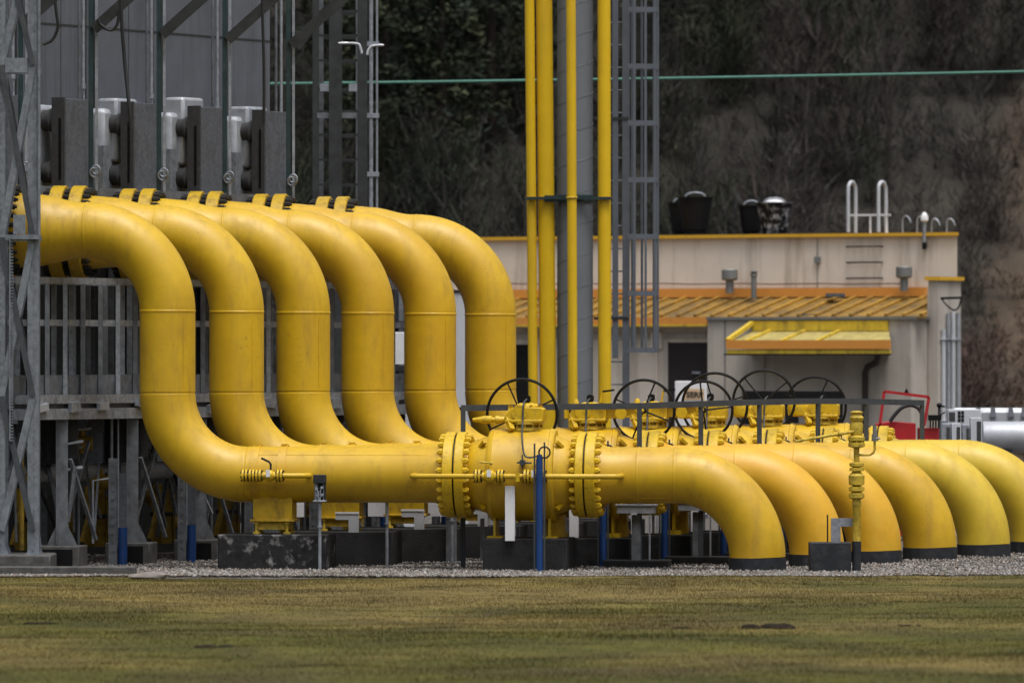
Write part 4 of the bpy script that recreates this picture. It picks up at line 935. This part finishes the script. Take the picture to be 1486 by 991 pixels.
b.lathe([(zz(322),.05),(zz(320),.1),(zz(314),.095),(zz(309),.05),(zz(308),.015)],(p.x,p.y,0),(0,0,1),n=18); b.build('lamp_shade','white',t2)
b = MB(); b.cyl((p.x,p.y,zz(352)),(p.x,p.y,zz(322)),.045,n=12); b.cyl((p.x,p.y,zz(362)),(p.x,p.y,zz(352)),.06,n=12,m=1); b.beam(Vector((p.x,p.y,zz(357))),Vector((p.x,p.y,zz(357)))-n_*.12,.05,.05,m=1); b.build('pole',['galv','black'],t2)

# tubs on the roof
tubs = [((983,1035),286,337,'tub','black tapered tub with wire handle on the roof, left of the two pairs',-1.0),
        ((969,1008),294,337,'tub','black tub half hidden behind the left roof tub',-1.7),
        ((1097,1151),294,336,'tub_white','black tapered tub with white crust and white heap, right on the roof',-1.0),
        ((1071,1110),298,337,'tub','dark tub half hidden behind the white-crusted roof tub',-1.7)]
for (xa, xb), yt, yb, mt, lab, off in tubs:
    p = bp((xa+xb)/2,off); rt = (xb-xa)/2*p.y/F; zb_ = zc+.02; zt_ = gz(yt,p.y)
    h_ = zt_-zb_
    tt = thing('roof_tub', lab, 'tub', up(p,zb_), 0, 'black tubs on the flat roof')
    b = MB(); b.lathe([(0,rt*.62),(h_*.12,rt*.64),(h_*.14,rt*.70),(h_*.97,rt*.98),(h_*.97,rt*1.04),(h_,rt*1.04),(h_,rt*.94),(h_*.9,rt*.9)],(0,0,0),(0,0,1),n=32); b.build('tub_shell',mt,tt)
    b = MB(); pts_ = [(math.cos(math.pi*i/12)*rt*.55,0,h_+math.sin(math.pi*i/12)*.12) for i in range(13)]; b.tube(pts_,.022,8); b.build('wire_handle','galv',tt)
    if mt == 'tub_white':
        b = MB(); b.ball((0,0,h_),rt*.5,1,1,.35); b.build('white_heap','white',tt)

# cabinet with lettering before the door
Yc = 166.0
t = thing('sign_cabinet', 'white cabinet bearing a beige label lettered SERP in front of the dark door', 'cabinet', (gx(1003,Yc),Yc,0))
hw = 23*Yc/F
b = MB(); b.box(-hw,hw,0,.6,.1,gz(553,Yc)); b.build('case','white',t,bevel=.015)
b = MB(); b.box(-hw-.02,hw+.02,-.01,.62,0,.1); b.build('base','slab',t)
b = MB(); xl = gx(992,Yc)-gx(1003,Yc); xr2 = gx(1022,Yc)-gx(1003,Yc); b.box(xl,xr2,-.012,-.002,gz(580,Yc),gz(564,Yc)); lb = b.build('label_plate','beige',t)
cu = bpy.data.curves.new('lettering','FONT'); cu.body = 'SERP'; cu.size = .19; cu.extrude = .004; cu.align_x = 'CENTER'; cu.offset = .006
tmp = bpy.data.objects.new('lettering_curve',cu); col.objects.link(tmp)
bpy.context.view_layer.update()
me = bpy.data.meshes.new_from_object(tmp.evaluated_get(bpy.context.evaluated_depsgraph_get())); me.materials.clear(); me.materials.append(M['ink'])
bpy.data.objects.remove(tmp)
o = bpy.data.objects.new('lettering',me); col.objects.link(o); o.parent = lb; o.rotation_euler = (R(90),0,0); o.location = (gx(1008,Yc)-gx(1003,Yc),-.018,gz(576.5,Yc))

# black bench below the awning
Yb = 164.0
t = thing('black_bench', 'black panel bench on legs below the awning, behind the valves', 'bench', (gx(1150,Yb),Yb,0))
X_ = lambda px: gx(px,Yb)-gx(1150,Yb)
b = MB(); b.box(X_(1078),X_(1223),0,.7,gz(583,Yb),gz(567,Yb)); b.build('panel','black',t,bevel=.01)
for px in (1086,1150,1214):
    b = MB(); b.box(X_(px)-.15,X_(px)+.15,.1,.6,0,gz(583,Yb)); b.build('leg','black',t)

# red fire unit
Yr = 146.0
t = thing('red_hose_unit', 'red steel unit with bent lifting frame and black hose right of the valves', 'fire hose unit', (gx(1314,Yr),Yr,0))
X_ = lambda px: gx(px,Yr)-gx(1314,Yr)
Z_ = lambda py: gz(py,Yr)
b = MB(); b.prism([(X_(1272),0,.1),(X_(1329),0,.1),(X_(1329),0,Z_(614)),(X_(1293),0,Z_(611)),(X_(1272),0,Z_(615))],(0,.7,0)); b.build('tank','red',t,bevel=.015)
b = MB(); b.box(X_(1334),X_(1363),.05,.7,.1,Z_(621)); b.build('side_locker','red',t,bevel=.01)
b = MB(); pl = [(X_(1277),-.02,Z_(614)),(X_(1283),-.02,Z_(568)),(X_(1348),-.02,Z_(576)),(X_(1341),-.02,Z_(618))]
for a, c in zip(pl[:-1],pl[1:]): b.beam(a,c,.06,.065,(0,1,0))
b.build('lifting_frame','red',t)
b = MB(); xx = X_(1315.5); b.prism([(xx-.06,-.03,Z_(571)),(xx+.06,-.03,Z_(572)),(xx,-.03,Z_(563))],(0,.04,0)); b.build('lifting_eye','black',t)
b = MB(); b.tube(catmull([(X_(1291),-.08,Z_(612)),(X_(1298),-.08,Z_(602)),(X_(1308),-.08,Z_(592)),(X_(1320),-.08,Z_(588)),(X_(1332),-.08,Z_(592)),(X_(1338),-.08,Z_(604)),(X_(1338),-.08,Z_(622))]),.04,10); b.build('hose','hose',t)
b = MB()
for i in range(4): b.cyl((X_(1350+i*4),-.02,Z_(621)),(X_(1350+i*4),-.02,Z_(608)),.018,n=8)
b.box(X_(1347),X_(1366),-.06,.04,Z_(610),Z_(602)); b.cyl((X_(1361),0,Z_(604)),(X_(1371),-.05,Z_(598)),.015,n=6); b.build('tap_manifold','black',t)
t = thing('thin_tap_post','thin dark post with a small tap beside the pillar pipes','post',(gx(1363,148),148,0))
b = MB(); b.cyl((0,0,0),(0,0,gz(588,148)),.03,n=8); b.build('pole','rail',t)
b = MB(); b.ball((0,-.03,gz(588,148)),.06,1,1,.9); b.cyl((-.03,-.04,gz(588,148)),(.12,-.04,gz(590,148)),.02,n=8); b.build('tap','black',t)

# silver insulated equipment at the far right
Ys = 152.0
t = thing('insulated_vessel', 'long silver insulated cylinder with grey straps at the right edge', 'vessel', (gx(1426,Ys),Ys,0))
zl_ = gz(634,Ys); rv = 22*Ys/F
b = MB(); b.lathe([(0,rv*.6),(0,rv),(.03,rv+.01),(.9,rv+.01),(.91,rv+.02),(.95,rv+.02),(.96,rv+.01),(2.2,rv+.01),(2.21,rv+.02),(2.25,rv+.02),(2.26,rv+.01),(4,rv)],(0,0,zl_),(1,0,0),n=40); b.build('cladding','silver',t)
for x_ in (.5,2.6):
    b = MB(); b.box(x_-.12,x_+.12,-.25,.25,0,zl_-rv*.8); b.build('saddle','dark_steel',t)
t = thing('insulated_duct', 'silver insulated duct with dark straps lying behind the long cylinder', 'duct', (gx(1380,Ys+3),Ys+3,0))
Yd = Ys+3; zt_, zb_ = gz(592,Yd), gz(640,Yd)
b = MB(); b.prism([(0,0,zb_),(0,0,zt_-.1),(.1,.1,zt_),(.1,.9,zt_),(0,1.0,zt_-.1),(0,1,zb_)],(4.5,0,0)); b.build('cladding','silver',t)
for px in (1420,1441,1467,1486):
    x_ = gx(px,Yd)-gx(1380,Yd); b = MB(); b.prism([(x_-.04,.0,zt_+.012),(x_+.04,.0,zt_+.012),(x_+.07,-.1,zt_-.2),(x_-.07,-.1,zt_-.2)],(0,.95,0)); b.build('strap','slab',t)
for x_ in (.4,2.4,4.2):
    b = MB(); b.box(x_-.1,x_+.1,.3,.7,0,zb_); b.build('leg','dark_steel',t)
Yq = 150.0
for i, (xa, xb, yt) in enumerate(((1365,1378,614),(1380,1393,614),(1396,1406,616),(1408,1424,606))):
    t = thing('grey_cabinet', ['leftmost narrow grey cabinet beside the red unit','second narrow grey cabinet from the red unit','third narrow grey cabinet from the red unit','tall pale grey cabinet touching the silver cylinder'][i], 'cabinet', (gx(xa,Yq),Yq-.3+.05*i,0), 0, 'narrow grey cabinets by the silver cylinder')
    w = gx(xb,Yq)-gx(xa,Yq); h_ = gz(yt,Yq)
    b = MB(); b.box(0,w,0,.5,0,h_); b.build('case','cab' if i % 2 else 'galv',t,bevel=.01)
    b = MB(); b.box(w*.55,w*.95,-.01,.0,.1,h_-.08); b.build('louvre','slab_dark',t)
t = thing('louvred_unit','grey ventilation unit with a dark grille above the narrow cabinets','ventilation unit',(gx(1376,153),153,0))
X_ = lambda px: gx(px,153)-gx(1376,153)
b = MB(); b.box(X_(1376),X_(1424),0,.8,0,gz(594,153)); b.build('case','cab',t,bevel=.015)
for i in range(2):
    for j in range(3):
        b = MB(); b.box(X_(1390+i*5),X_(1394+i*5),-.012,0,gz(612-j*5.5,153),gz(607.5-j*5.5,153)); b.build('grille_opening','black',t)
b = MB(); b.box(X_(1377),X_(1386),-.012,0,gz(611,153),gz(598,153)); b.build('side_panel','slab_dark',t)

# pale cabinets seen between the risers
for i, (xa, xb, yt, yb, Yc, mt) in enumerate(((652,680,424,730,150,'cab'),(573,612,579,730,146,'cab'))):
    b = MB(); b.box(gx(xa,Yc),gx(xb,Yc),0,1.2,-.05,gz(yt,Yc)); o = b.build('tall_cabinet',mt,None,bevel=.02,loc=(0,Yc,0))
    tag(o,['tall pale grey cabinet glimpsed between the fifth and sixth risers','low pale cabinet glimpsed between the fourth and fifth risers'][i],'cabinet','pale cabinets behind the risers')
    b = MB(); b.box(gx(xa,Yc)-.03,gx(xb,Yc)+.03,-.03,1.23,gz(yt,Yc),gz(yt,Yc)+.05); b.build('cap','dark_steel',o)
Yc = 147; o = MB().box(gx(566,Yc),gx(590,Yc),0,.6,gz(529,Yc),gz(482,Yc)); o = o.build('wall_box','white',None,bevel=.01,loc=(0,Yc,0)); tag(o,'white box on the frame between the fourth and fifth risers','box')
t = thing('grey_switch_rack','grey rack with dark shelves between the fourth and fifth risers','rack',(gx(582,148),148,0))
for dx in (-.35,.0,.35):
    b = MB(); b.box(dx-.05,dx+.05,.0,.3,0,gz(405,148)); b.build('upright','galv_dark',t)
for py in (470,535,560,575):
    b = MB(); b.box(-.4,.4,-.02,.32,gz(py,148)-.06,gz(py,148)+.06); b.build('shelf','dark_steel',t)
b = MB(); b.box(-.42,.42,.32,.36,0,gz(402,148)); b.build('back_panel','slab',t)

# ------------------------------------------------------------------ ground, gravel, grass
def noise2(x, y, seed=0, octs=4):
    r_ = np.random.default_rng(seed); out = np.zeros_like(x); amp = 1.; tot = 0
    for o_ in range(octs):
        for _ in range(3):
            a = r_.uniform(0,2*np.pi); fq = (2**o_)*r_.uniform(.7,1.3); ph = r_.uniform(0,2*np.pi)
            out += amp*np.sin(fq*(x*np.cos(a)+y*np.sin(a))+ph+1.7*np.sin(fq*.6*(x*np.sin(a)-y*np.cos(a))+ph*2))
            tot += amp
        amp *= .55
    return out/tot*1.8
def np_mesh(name, V, T, m, colors=None, smooth=False):
    me = bpy.data.meshes.new(name); nv, nf = len(V), len(T); k = T.shape[1]
    me.vertices.add(nv); me.vertices.foreach_set('co', V.astype(np.float32).ravel())
    me.loops.add(nf*k); me.loops.foreach_set('vertex_index', T.astype(np.int32).ravel())
    me.polygons.add(nf); me.polygons.foreach_set('loop_start', np.arange(0,nf*k,k,dtype=np.int32))
    if smooth: me.polygons.foreach_set('use_smooth', np.ones(nf,dtype=bool))
    me.update(calc_edges=True); me.validate()
    if colors is not None:
        at_ = me.color_attributes.new('tone','FLOAT_COLOR','POINT')
        at_.data.foreach_set('color', np.c_[colors,np.ones(len(colors))].astype(np.float32).ravel())
    me.materials.append(m)
    o = bpy.data.objects.new(name,me); col.objects.link(o); return o
def grid(x0,x1,nx,y0,y1,ny,zf):
    X, Yg = np.meshgrid(np.linspace(x0,x1,nx),np.linspace(y0,y1,ny)); Z = zf(X,Yg)
    V = np.stack([X.ravel(),Yg.ravel(),Z.ravel()],1); i = np.arange(nx*ny).reshape(ny,nx)
    T = np.stack([i[:-1,:-1].ravel(),i[:-1,1:].ravel(),i[1:,1:].ravel(),i[1:,:-1].ravel()],1); return V, T

def tone_mat(name, rough=.9, noise=.25, scale=6., trans=0):
    m = bpy.data.materials.new(name); m.use_nodes = True; nt = m.node_tree; N = nt.nodes; L = nt.links; b = N['Principled BSDF']
    b.inputs['Roughness'].default_value = rough; b.inputs['Specular IOR Level'].default_value = .25
    a = N.new('ShaderNodeVertexColor'); a.layer_name = 'tone'
    tc = N.new('ShaderNodeTexCoord'); n = N.new('ShaderNodeTexNoise'); n.inputs['Scale'].default_value = scale; n.inputs['Detail'].default_value = 6
    L.new(tc.outputs['Object'],n.inputs['Vector'])
    mr = N.new('ShaderNodeMapRange'); mr.inputs['From Min'].default_value = .3; mr.inputs['From Max'].default_value = .7; mr.inputs['To Min'].default_value = 1-noise; mr.inputs['To Max'].default_value = 1+noise
    L.new(n.outputs['Fac'],mr.inputs['Value'])
    h = N.new('ShaderNodeHueSaturation'); L.new(a.outputs['Color'],h.inputs['Color']); L.new(mr.outputs['Result'],h.inputs['Value'])
    L.new(h.outputs['Color'],b.inputs['Base Color']); return m
MT = tone_mat('vegetation_tones'); MTG = tone_mat('grass_tones',.85,.15,3.); MS = tone_mat('gravel_tones',.85,.3,25.)

def lawn_colour(x, y):
    """dry straw and olive patches of the winter lawn"""
    a = noise2(x*.26+3, y*.24, 11, 5); c = noise2(x*.75, y*.55, 12, 4); d = noise2(x*.10, y*.33+1.3, 13, 3)
    g = np.clip(.55+.75*a+.40*c+.45*d+(108-y)*.018, 0, 1)[:,None]
    straw = np.array([.136,.102,.029]); olive = np.array([.060,.058,.006]); brown = np.array([.062,.047,.017])
    k = (straw*(1-g)+olive*g)*(1+.3*noise2(x*1.7, y*1.1, 15, 3)[:,None])
    b_ = np.clip(noise2(x*.5+9, y*.4, 14, 4)*1.1-.35,0,1)[:,None]
    return k*(1-b_*.7)+brown*b_*.7
# base ground sheet reaching the horizon
me = MB(); me.add([(-1500,-300,-.02),(1500,-300,-.02),(1500,2500,-.02),(-1500,2500,-.02)],[(0,1,2,3)])
M['soil'] = mat('distant_ground', (.07,.06,.03), .95, var=.3, scale=.3)
structure(me.build('ground','soil'))
lawn_z = lambda X,Yg: .03*noise2(X*.35,Yg*.35,5,3)+.012*noise2(X*2.2,Yg*2.2,6,2)+np.where(Yg>121.2,-.0,.02)
V, T = grid(-40,40,320,40,122.6,360,lawn_z)
structure(np_mesh('lawn_ground',V,T,MTG,lawn_colour(V[:,0],V[:,1]),True))
# gravel bed
edge = lambda x: 122.15+.34*noise2(x*.8,x*.1,21,4)+np.clip((x-6.2)*.45,0,1.3)*(1+.7*noise2(x*2.2,x*.3,22,3))
V, T = grid(-40,40,200,121.7,215,200,lambda X,Yg: np.where(Yg<122.4,-.012,.012)+.004*noise2(X*3,Yg*3,7,2))
M['gravel_bed'] = mat('gravel_bed', (.10,.09,.08), .95, var=.5, scale=22, bump=.6, bump_scale=60)
structure(np_mesh('gravel_ground',V,T,M['gravel_bed'],None,True))
n = 62000
gxx = rng.uniform(-13,13,n); u_ = rng.uniform(0,1,n)
gyy = 122.0+14*u_**2.4
keep = gyy > edge(gxx); gxx, gyy = gxx[keep], gyy[keep]; n = len(gxx)
octa = np.array([[1,0,0],[0,1,0],[-1,0,0],[0,-1,0],[0,0,1],[0,0,-1]],float)
ft = np.array([[0,1,4],[1,2,4],[2,3,4],[3,0,4],[1,0,5],[2,1,5],[3,2,5],[0,3,5]])
sz = rng.uniform(.016,.042,(n,1,1))*rng.uniform(.6,1.2,(n,1,3)); ang = rng.uniform(0,6.28,n); ca, sa = np.cos(ang), np.sin(ang)
P = octa[None]*sz*rng.uniform(.75,1.25,(n,6,1))
Px = P[:,:,0]*ca[:,None]-P[:,:,1]*sa[:,None]; Py = P[:,:,0]*sa[:,None]+P[:,:,1]*ca[:,None]
V = np.stack([Px+gxx[:,None],Py+gyy[:,None],P[:,:,2]*.8+.018+rng.uniform(0,.02,(n,1))],2).reshape(-1,3)
T = (ft[None]+6*np.arange(n)[:,None,None]).reshape(-1,3)
sc = rng.choice(4,n,p=[.45,.3,.15,.1]); pal = np.array([[.19,.172,.155],[.115,.105,.095],[.31,.295,.28],[.17,.125,.095]])
cc = np.repeat(pal[sc]*rng.uniform(.7,1.25,(n,1)),6,0)
stuff(np_mesh('gravel',V,T,MS,cc))
# grass blades
def blades(n, x, y, z, h, w, lean, colr):
    a = rng.uniform(0,6.28,n); b_ = rng.uniform(0,6.28,n); l = rng.uniform(0,lean,n)*h
    dx, dy = np.cos(a)*w, np.sin(a)*w
    p0 = np.stack([x-dx,y-dy,z-.01],1); p1 = np.stack([x+dx,y+dy,z-.01],1)
    p2 = np.stack([x+np.cos(b_)*l,y+np.sin(b_)*l,z+h],1)
    V = np.stack([p0,p1,p2],1).reshape(-1,3); T = np.arange(3*n).reshape(n,3); return V, T, np.repeat(colr,3,0)
n = 330000
y = 76+48.6*rng.uniform(0,1,n)**.85; x = rng.uniform(-1,1,n)*(y*.0737+2.5)
keep = y < edge(x)+rng.normal(0,.12,n); x, y = x[keep], y[keep]; n = len(x)
c = lawn_colour(x,y)*rng.uniform(.65,1.35,(n,1)); dry = rng.uniform(0,1,n) < .13; c[dry] = np.array([.19,.135,.055])*rng.uniform(.6,1.2,(dry.sum(),1))
hh = rng.uniform(.012,.038,n)*(1+.5*np.clip(noise2(x*.8,y*.8,31,3),-1,1.5))
V, T, C = blades(n,x,y,lawn_z(x,y),hh,rng.uniform(.004,.009,n),.9,c)
# weeds at the gravel edge
n2 = 14000; x = rng.uniform(-13,13,n2); y = edge(x)+np.abs(rng.normal(0,.55,n2)); k2 = noise2(x*1.4,y*.7,41,3) > .25; x, y = x[k2], y[k2]
c2 = np.array([.07,.065,.018])*rng.uniform(.5,1.5,(len(x),1)); V2, T2, C2 = blades(len(x),x,y,np.zeros(len(x)),rng.uniform(.03,.1,len(x)),rng.uniform(.005,.011,len(x)),.9,c2)
stuff(np_mesh('grass',np.r_[V,V2],np.r_[T,T2+len(V)],MTG,np.r_[C,C2]))
# molehills
for i,(px,py,s_) in enumerate(((1122,915,.27),(305,943,.2),(1320,912,.1),(990,915,.1),(60,905,.16))):
    Ym = F*H/(py-HY); b = MB()
    for j in range(11): b.ball((random.uniform(-1,1)*s_*1.3,random.uniform(-.5,.5)*s_,.0),s_*random.uniform(.15,.5),1.3,1,.5 if i == 0 else .3,9,6)
    o = b.build('molehill','earth',None,loc=(gx(px,Ym),Ym,float(lawn_z(np.array([gx(px,Ym)]),np.array([Ym]))[0])+.01)); tag(o,['dark soil molehill in the lawn below the outlet elbows','broad dark soil molehill low in the lawn at the left','tiny molehill at the right of the lawn','tiny molehill left of the dark one below the elbows','flattened dark soil patch at the far left of the lawn'][i],'molehill','molehills in the lawn')

# ------------------------------------------------------------------ hill and its wood
def hill_z(x, y):
    d = np.clip(y-200-.06*x,0,None)
    base = .36*d*(1-np.exp(-d/14.))
    return np.minimum(base, 46+.02*d)+.45*noise2(x*.12,y*.12,51,4)*np.clip(d/12,0,1)-.06
def hill_colour(x, y):
    r_ = np.clip((x/np.maximum(y,1)-.0625)*90+.35*noise2(x*.25,y*.25,61,3)-np.clip((y-222)*.045,0,3),0,1)[:,None]
    litter = np.array([.027,.024,.019]); dry = np.array([.070,.049,.032])
    k = litter*(1+.35*noise2(x*.4,y*.4,62,4)[:,None]); return k*(1-r_)+dry*(1+.35*noise2(x*1.2,y*1.2,63,4)[:,None])*r_
V, T = grid(-160,160,320,198,420,300,hill_z)
structure(np_mesh('hillside',V,T,MT,np.clip(hill_colour(V[:,0],V[:,1]),.004,1),True))
# brushwood: bare twiggy shrubs, thousands of thin twigs
def brush(nb, xr, yr, hr, nt, tw, palette, dens=None, clump=.5):
    bx = rng.uniform(*xr,nb); by_ = rng.uniform(*yr,nb)
    if dens is not None: kk = dens(bx,by_); bx, by_ = bx[kk], by_[kk]
    nb = len(bx); bh = rng.uniform(*hr,nb); bcol = palette[rng.integers(0,len(palette),nb)]*rng.uniform(.5,1.0,(nb,1))
    bcol = bcol*.86; hue = noise2(bx*.13,by_*.16,71,4)[:,None]; h2 = noise2(bx*.11+4,by_*.13,72,3)[:,None]; bcol = bcol*(1+.55*hue)*(1+np.clip(h2,-1,1)*np.array([[.22,-.02,.04]]))
    n = nb*nt; ib = np.repeat(np.arange(nb),nt)
    a = rng.uniform(0,6.28,n); rad = np.abs(rng.normal(0,.22,n))*bh[ib]; hz = rng.uniform(0,.85,n)*bh[ib]
    sx = bx[ib]+np.cos(a)*rad*(.3+hz/bh[ib]); sy = by_[ib]+np.sin(a)*rad*(.3+hz/bh[ib])
    sz_ = hill_z(bx,by_)[ib]+hz
    ln = rng.uniform(.25,.6,n)*bh[ib]*.55; el = rng.uniform(-.1,1.4,n); a2 = a+rng.normal(0,1.0,n)
    ex = sx+np.cos(a2)*np.cos(el)*ln; ey = sy+np.sin(a2)*np.cos(el)*ln; ez = sz_+np.sin(el)*ln
    w = rng.uniform(.5,1.2,n)*tw; pa = rng.uniform(0,6.28,n)
    V = np.stack([np.stack([sx-np.cos(pa)*w,sy-np.sin(pa)*w,sz_],1),np.stack([sx+np.cos(pa)*w,sy+np.sin(pa)*w,sz_],1),np.stack([ex,ey,ez],1)],1).reshape(-1,3)
    T = np.arange(3*n).reshape(n,3); C = np.repeat(bcol[ib]*rng.uniform(.7,1.3,(n,1)),3,0); return V, T, C
pal_b = np.array([[.050,.042,.037],[.042,.038,.030],[.060,.050,.044],[.036,.038,.024],[.060,.043,.040],[.050,.047,.046],[.030,.034,.022]])
not_bank = lambda x,y: (x/y-.0625)*90+.35*noise2(x*.25,y*.25,61,3)-np.clip((y-222)*.045,0,3) < .35
parts_ = [brush(5200,(-32,32),(203,262),(.8,2.2),70,.018,pal_b*.85,not_bank),
          brush(620,(-32,32),(208,260),(2.6,4.4),330,.020,pal_b*1.25,lambda x,y: not_bank(x,y)&(noise2(x*.2,y*.2,81,3)>-.25)),
          brush(260,(-12,32),(214,262),(2.4,4.2),330,.026,np.array([[.030,.040,.022],[.040,.044,.024],[.026,.032,.020]]),lambda x,y: noise2(x*.16,y*.16,82,3)>.05),
          brush(420,(-12,30),(203.5,213),(1.4,2.8),200,.018,np.array([[.085,.060,.054],[.075,.056,.044],[.092,.070,.056]]),not_bank)]
pal_l = np.array([[.11,.075,.055],[.13,.085,.06],[.09,.062,.05]])
parts_.append(brush(1500,(-34,34),(202,216),(.6,1.5),60,.022,pal_l*.8))
parts_.append(brush(1500,(10,34),(203,252),(.3,1.3),60,.020,np.array([[.095,.066,.044],[.07,.05,.036],[.055,.045,.03],[.11,.075,.05]]),lambda x,y: ~not_bank(x,y)))
V = np.concatenate([p[0] for p in parts_]); off = 0; Ts = []
for p in parts_: Ts.append(p[1]+off); off += len(p[0])
stuff(np_mesh('brushwood',V,np.concatenate(Ts),MT,np.clip(np.concatenate([p[2] for p in parts_]),.003,1)))
# slim bare stems
def stems(n):
    b = MB()
    for _ in range(n):
        x = random.uniform(-22,26); y = random.uniform(214,246); z0 = float(hill_z(np.array([x]),np.array([y]))[0]); h_ = random.uniform(3.5,7.5)
        if x/y > .054: continue
        p = Vector((x,y,z0-.1)); pts_ = [p]
        for j in range(5): p = p+Vector((random.uniform(-.12,.12),random.uniform(-.1,.1),h_/5)); pts_.append(p)
        b.tube(pts_,[.07,.06,.05,.04,.025,.012],5)
        for j in range(9):
            q = pts_[random.randint(2,4)]; a = random.uniform(0,6.28); b.tube([q,q+Vector((math.cos(a)*.5,math.sin(a)*.5,.7)),q+Vector((math.cos(a)*.8,math.sin(a)*.8,1.5))],[.025,.018,.006],4)
    return b
M['bark'] = mat('grey_brown_bark',(.045,.04,.036),.9,var=.3,scale=4)
stuff(stems(60).build('bare_thicket','bark'))
# dark pines
M['pine_bark'] = mat('dark_pine_bark',(.03,.024,.02),.9,var=.3,scale=4)
def pine_crown(seed, h_):
    r_ = np.random.default_rng(seed); V = []; C = []
    nb = 90
    for i in range(nb):
        t_ = i/nb; zc = h_*(.12+.86*t_); L_ = (1-t_)**.75*h_*.30*r_.uniform(.55,1.15)+.2; a = r_.uniform(0,6.28); dr = r_.uniform(-.25,.15)
        m_ = 46; s_ = r_.uniform(.1,1,m_)**.8; lat = r_.normal(0,.17,m_)*L_*(1.15-s_); 
        px = np.cos(a)*s_*L_-np.sin(a)*lat; py = np.sin(a)*s_*L_+np.cos(a)*lat; pz = zc+dr*s_*L_+r_.normal(0,.10,m_)*L_
        ln = r_.uniform(.16,.4,m_); a2 = a+r_.normal(0,.8,m_); el = r_.normal(.25,.5,m_); pa = r_.uniform(0,6.28,m_); w = r_.uniform(.04,.10,m_)
        p0 = np.stack([px-np.cos(pa)*w,py-np.sin(pa)*w,pz],1); p1 = np.stack([px+np.cos(pa)*w,py+np.sin(pa)*w,pz+w],1); p2 = np.stack([px+np.cos(a2)*np.cos(el)*ln,py+np.sin(a2)*np.cos(el)*ln,pz+np.sin(el)*ln],1)
        V.append(np.stack([p0,p1,p2],1).reshape(-1,3)); c_ = np.array([[.024,.033,.017],[.034,.040,.020],[.018,.026,.017]])[r_.integers(0,3)]*r_.uniform(.7,1.3)
        C.append(np.repeat(c_[None]*r_.uniform(.7,1.3,(m_,1)),3,0))
    V = np.concatenate(V); C = np.concatenate(C); return V, np.arange(len(V)).reshape(-1,3), C
protos = []
for s_ in range(3):
    h_ = (10.5,12.,9.)[s_]
    t = thing('pine_tree','','pine tree',(0,0,0),0,'dark pines in the wood on the hill')
    o = np_mesh('crown',*pine_crown(100+s_,h_)[:2],MT,pine_crown(100+s_,h_)[2]); o.parent = t
    b = MB(); b.tube([(0,0,-.3),(.05,.02,h_*.4),(0,0,h_*.9)],[.2,.14,.03],8); b.build('trunk','pine_bark',t); protos.append(t)
spots = [(560,231),(600,236),(640,229),(676,238),(712,232),(748,236),(575,244),(625,246),(690,247),(735,244),(540,240),(500,236),(465,242),(1005,240),(1045,246),(1085,251),(1180,252),(1260,256),(1340,253),(800,250),(850,246)]
for i, (px, yy) in enumerate(spots):
    t = protos[i] if i < 3 else copy_tree(protos[i % 3])
    x = gx(px,yy); t.location = (x,yy,float(hill_z(np.array([x]),np.array([yy]))[0])); t.rotation_euler.z = random.uniform(0,6.28); sc_ = random.uniform(.85,1.15); t.scale = (sc_,sc_,sc_)
    t['label'] = 'dark green pine in the thick wood on the hillside'

# ------------------------------------------------------------------ light, sky, camera
w = bpy.data.worlds.new('World'); scene.world = w; w.use_nodes = True
N, L = w.node_tree.nodes, w.node_tree.links
sky = N.new('ShaderNodeTexSky'); sky.sky_type = 'NISHITA'; sky.sun_disc = False
SUN_EL, SUN_AZ = 70., 155.      # azimuth clockwise from +Y: behind the camera, a little left
sky.sun_elevation = R(SUN_EL); sky.sun_rotation = R(SUN_AZ); sky.dust_density = 4.; sky.air_density = 1.0; sky.ozone_density = 1.
hs = N.new('ShaderNodeHueSaturation'); hs.inputs['Saturation'].default_value = .28
L.new(sky.outputs['Color'],hs.inputs['Color']); L.new(hs.outputs['Color'],N['Background'].inputs['Color'])
N['Background'].inputs['Strength'].default_value = .12
tcw = N.new('ShaderNodeTexCoord'); sx = N.new('ShaderNodeSeparateXYZ'); L.new(tcw.outputs['Generated'],sx.inputs['Vector'])
mrw = N.new('ShaderNodeMapRange'); mrw.inputs['From Min'].default_value = 0; mrw.inputs['From Max'].default_value = 1; mrw.inputs['To Min'].default_value = .27; mrw.inputs['To Max'].default_value = 2.0
L.new(sx.outputs['Z'],mrw.inputs['Value'])
vm = N.new('ShaderNodeVectorMath'); vm.operation = 'SCALE'; L.new(hs.outputs['Color'],vm.inputs[0]); L.new(mrw.outputs['Result'],vm.inputs['Scale'])
L.new(vm.outputs['Vector'],N['Background'].inputs['Color'])    # overcast sky: zenith brighter than horizon
sl = bpy.data.lights.new('sun','SUN'); sl.energy = 1.45; sl.angle = R(25); sl.color = (1,.985,.96)
so = bpy.data.objects.new('sun',sl); col.objects.link(so)
az = R(SUN_AZ); d = Vector((math.sin(az)*math.cos(R(SUN_EL)),math.cos(az)*math.cos(R(SUN_EL)),math.sin(R(SUN_EL))))
so.rotation_euler = d.to_track_quat('Z','Y').to_euler(); so.location = d*60

cam = bpy.data.cameras.new('camera'); co = bpy.data.objects.new('camera',cam); col.objects.link(co)
co.location = (0,0,H); co.rotation_euler = (R(90),0,0)
cam.sensor_width = 36; cam.lens = F/1486*36; cam.shift_y = (HY-495.5)/1486; cam.clip_start = 1; cam.clip_end = 5000
cam.dof.use_dof = True; cam.dof.focus_distance = 127; cam.dof.aperture_fstop = 1.7
scene.camera = co
scene.view_settings.view_transform = 'Standard'; scene.view_settings.look = 'None'; scene.view_settings.gamma = 1
scene.view_settings.exposure = 0.12
scene.cycles.use_denoising = True
scene.cycles.max_bounces = 6; scene.cycles.diffuse_bounces = 3
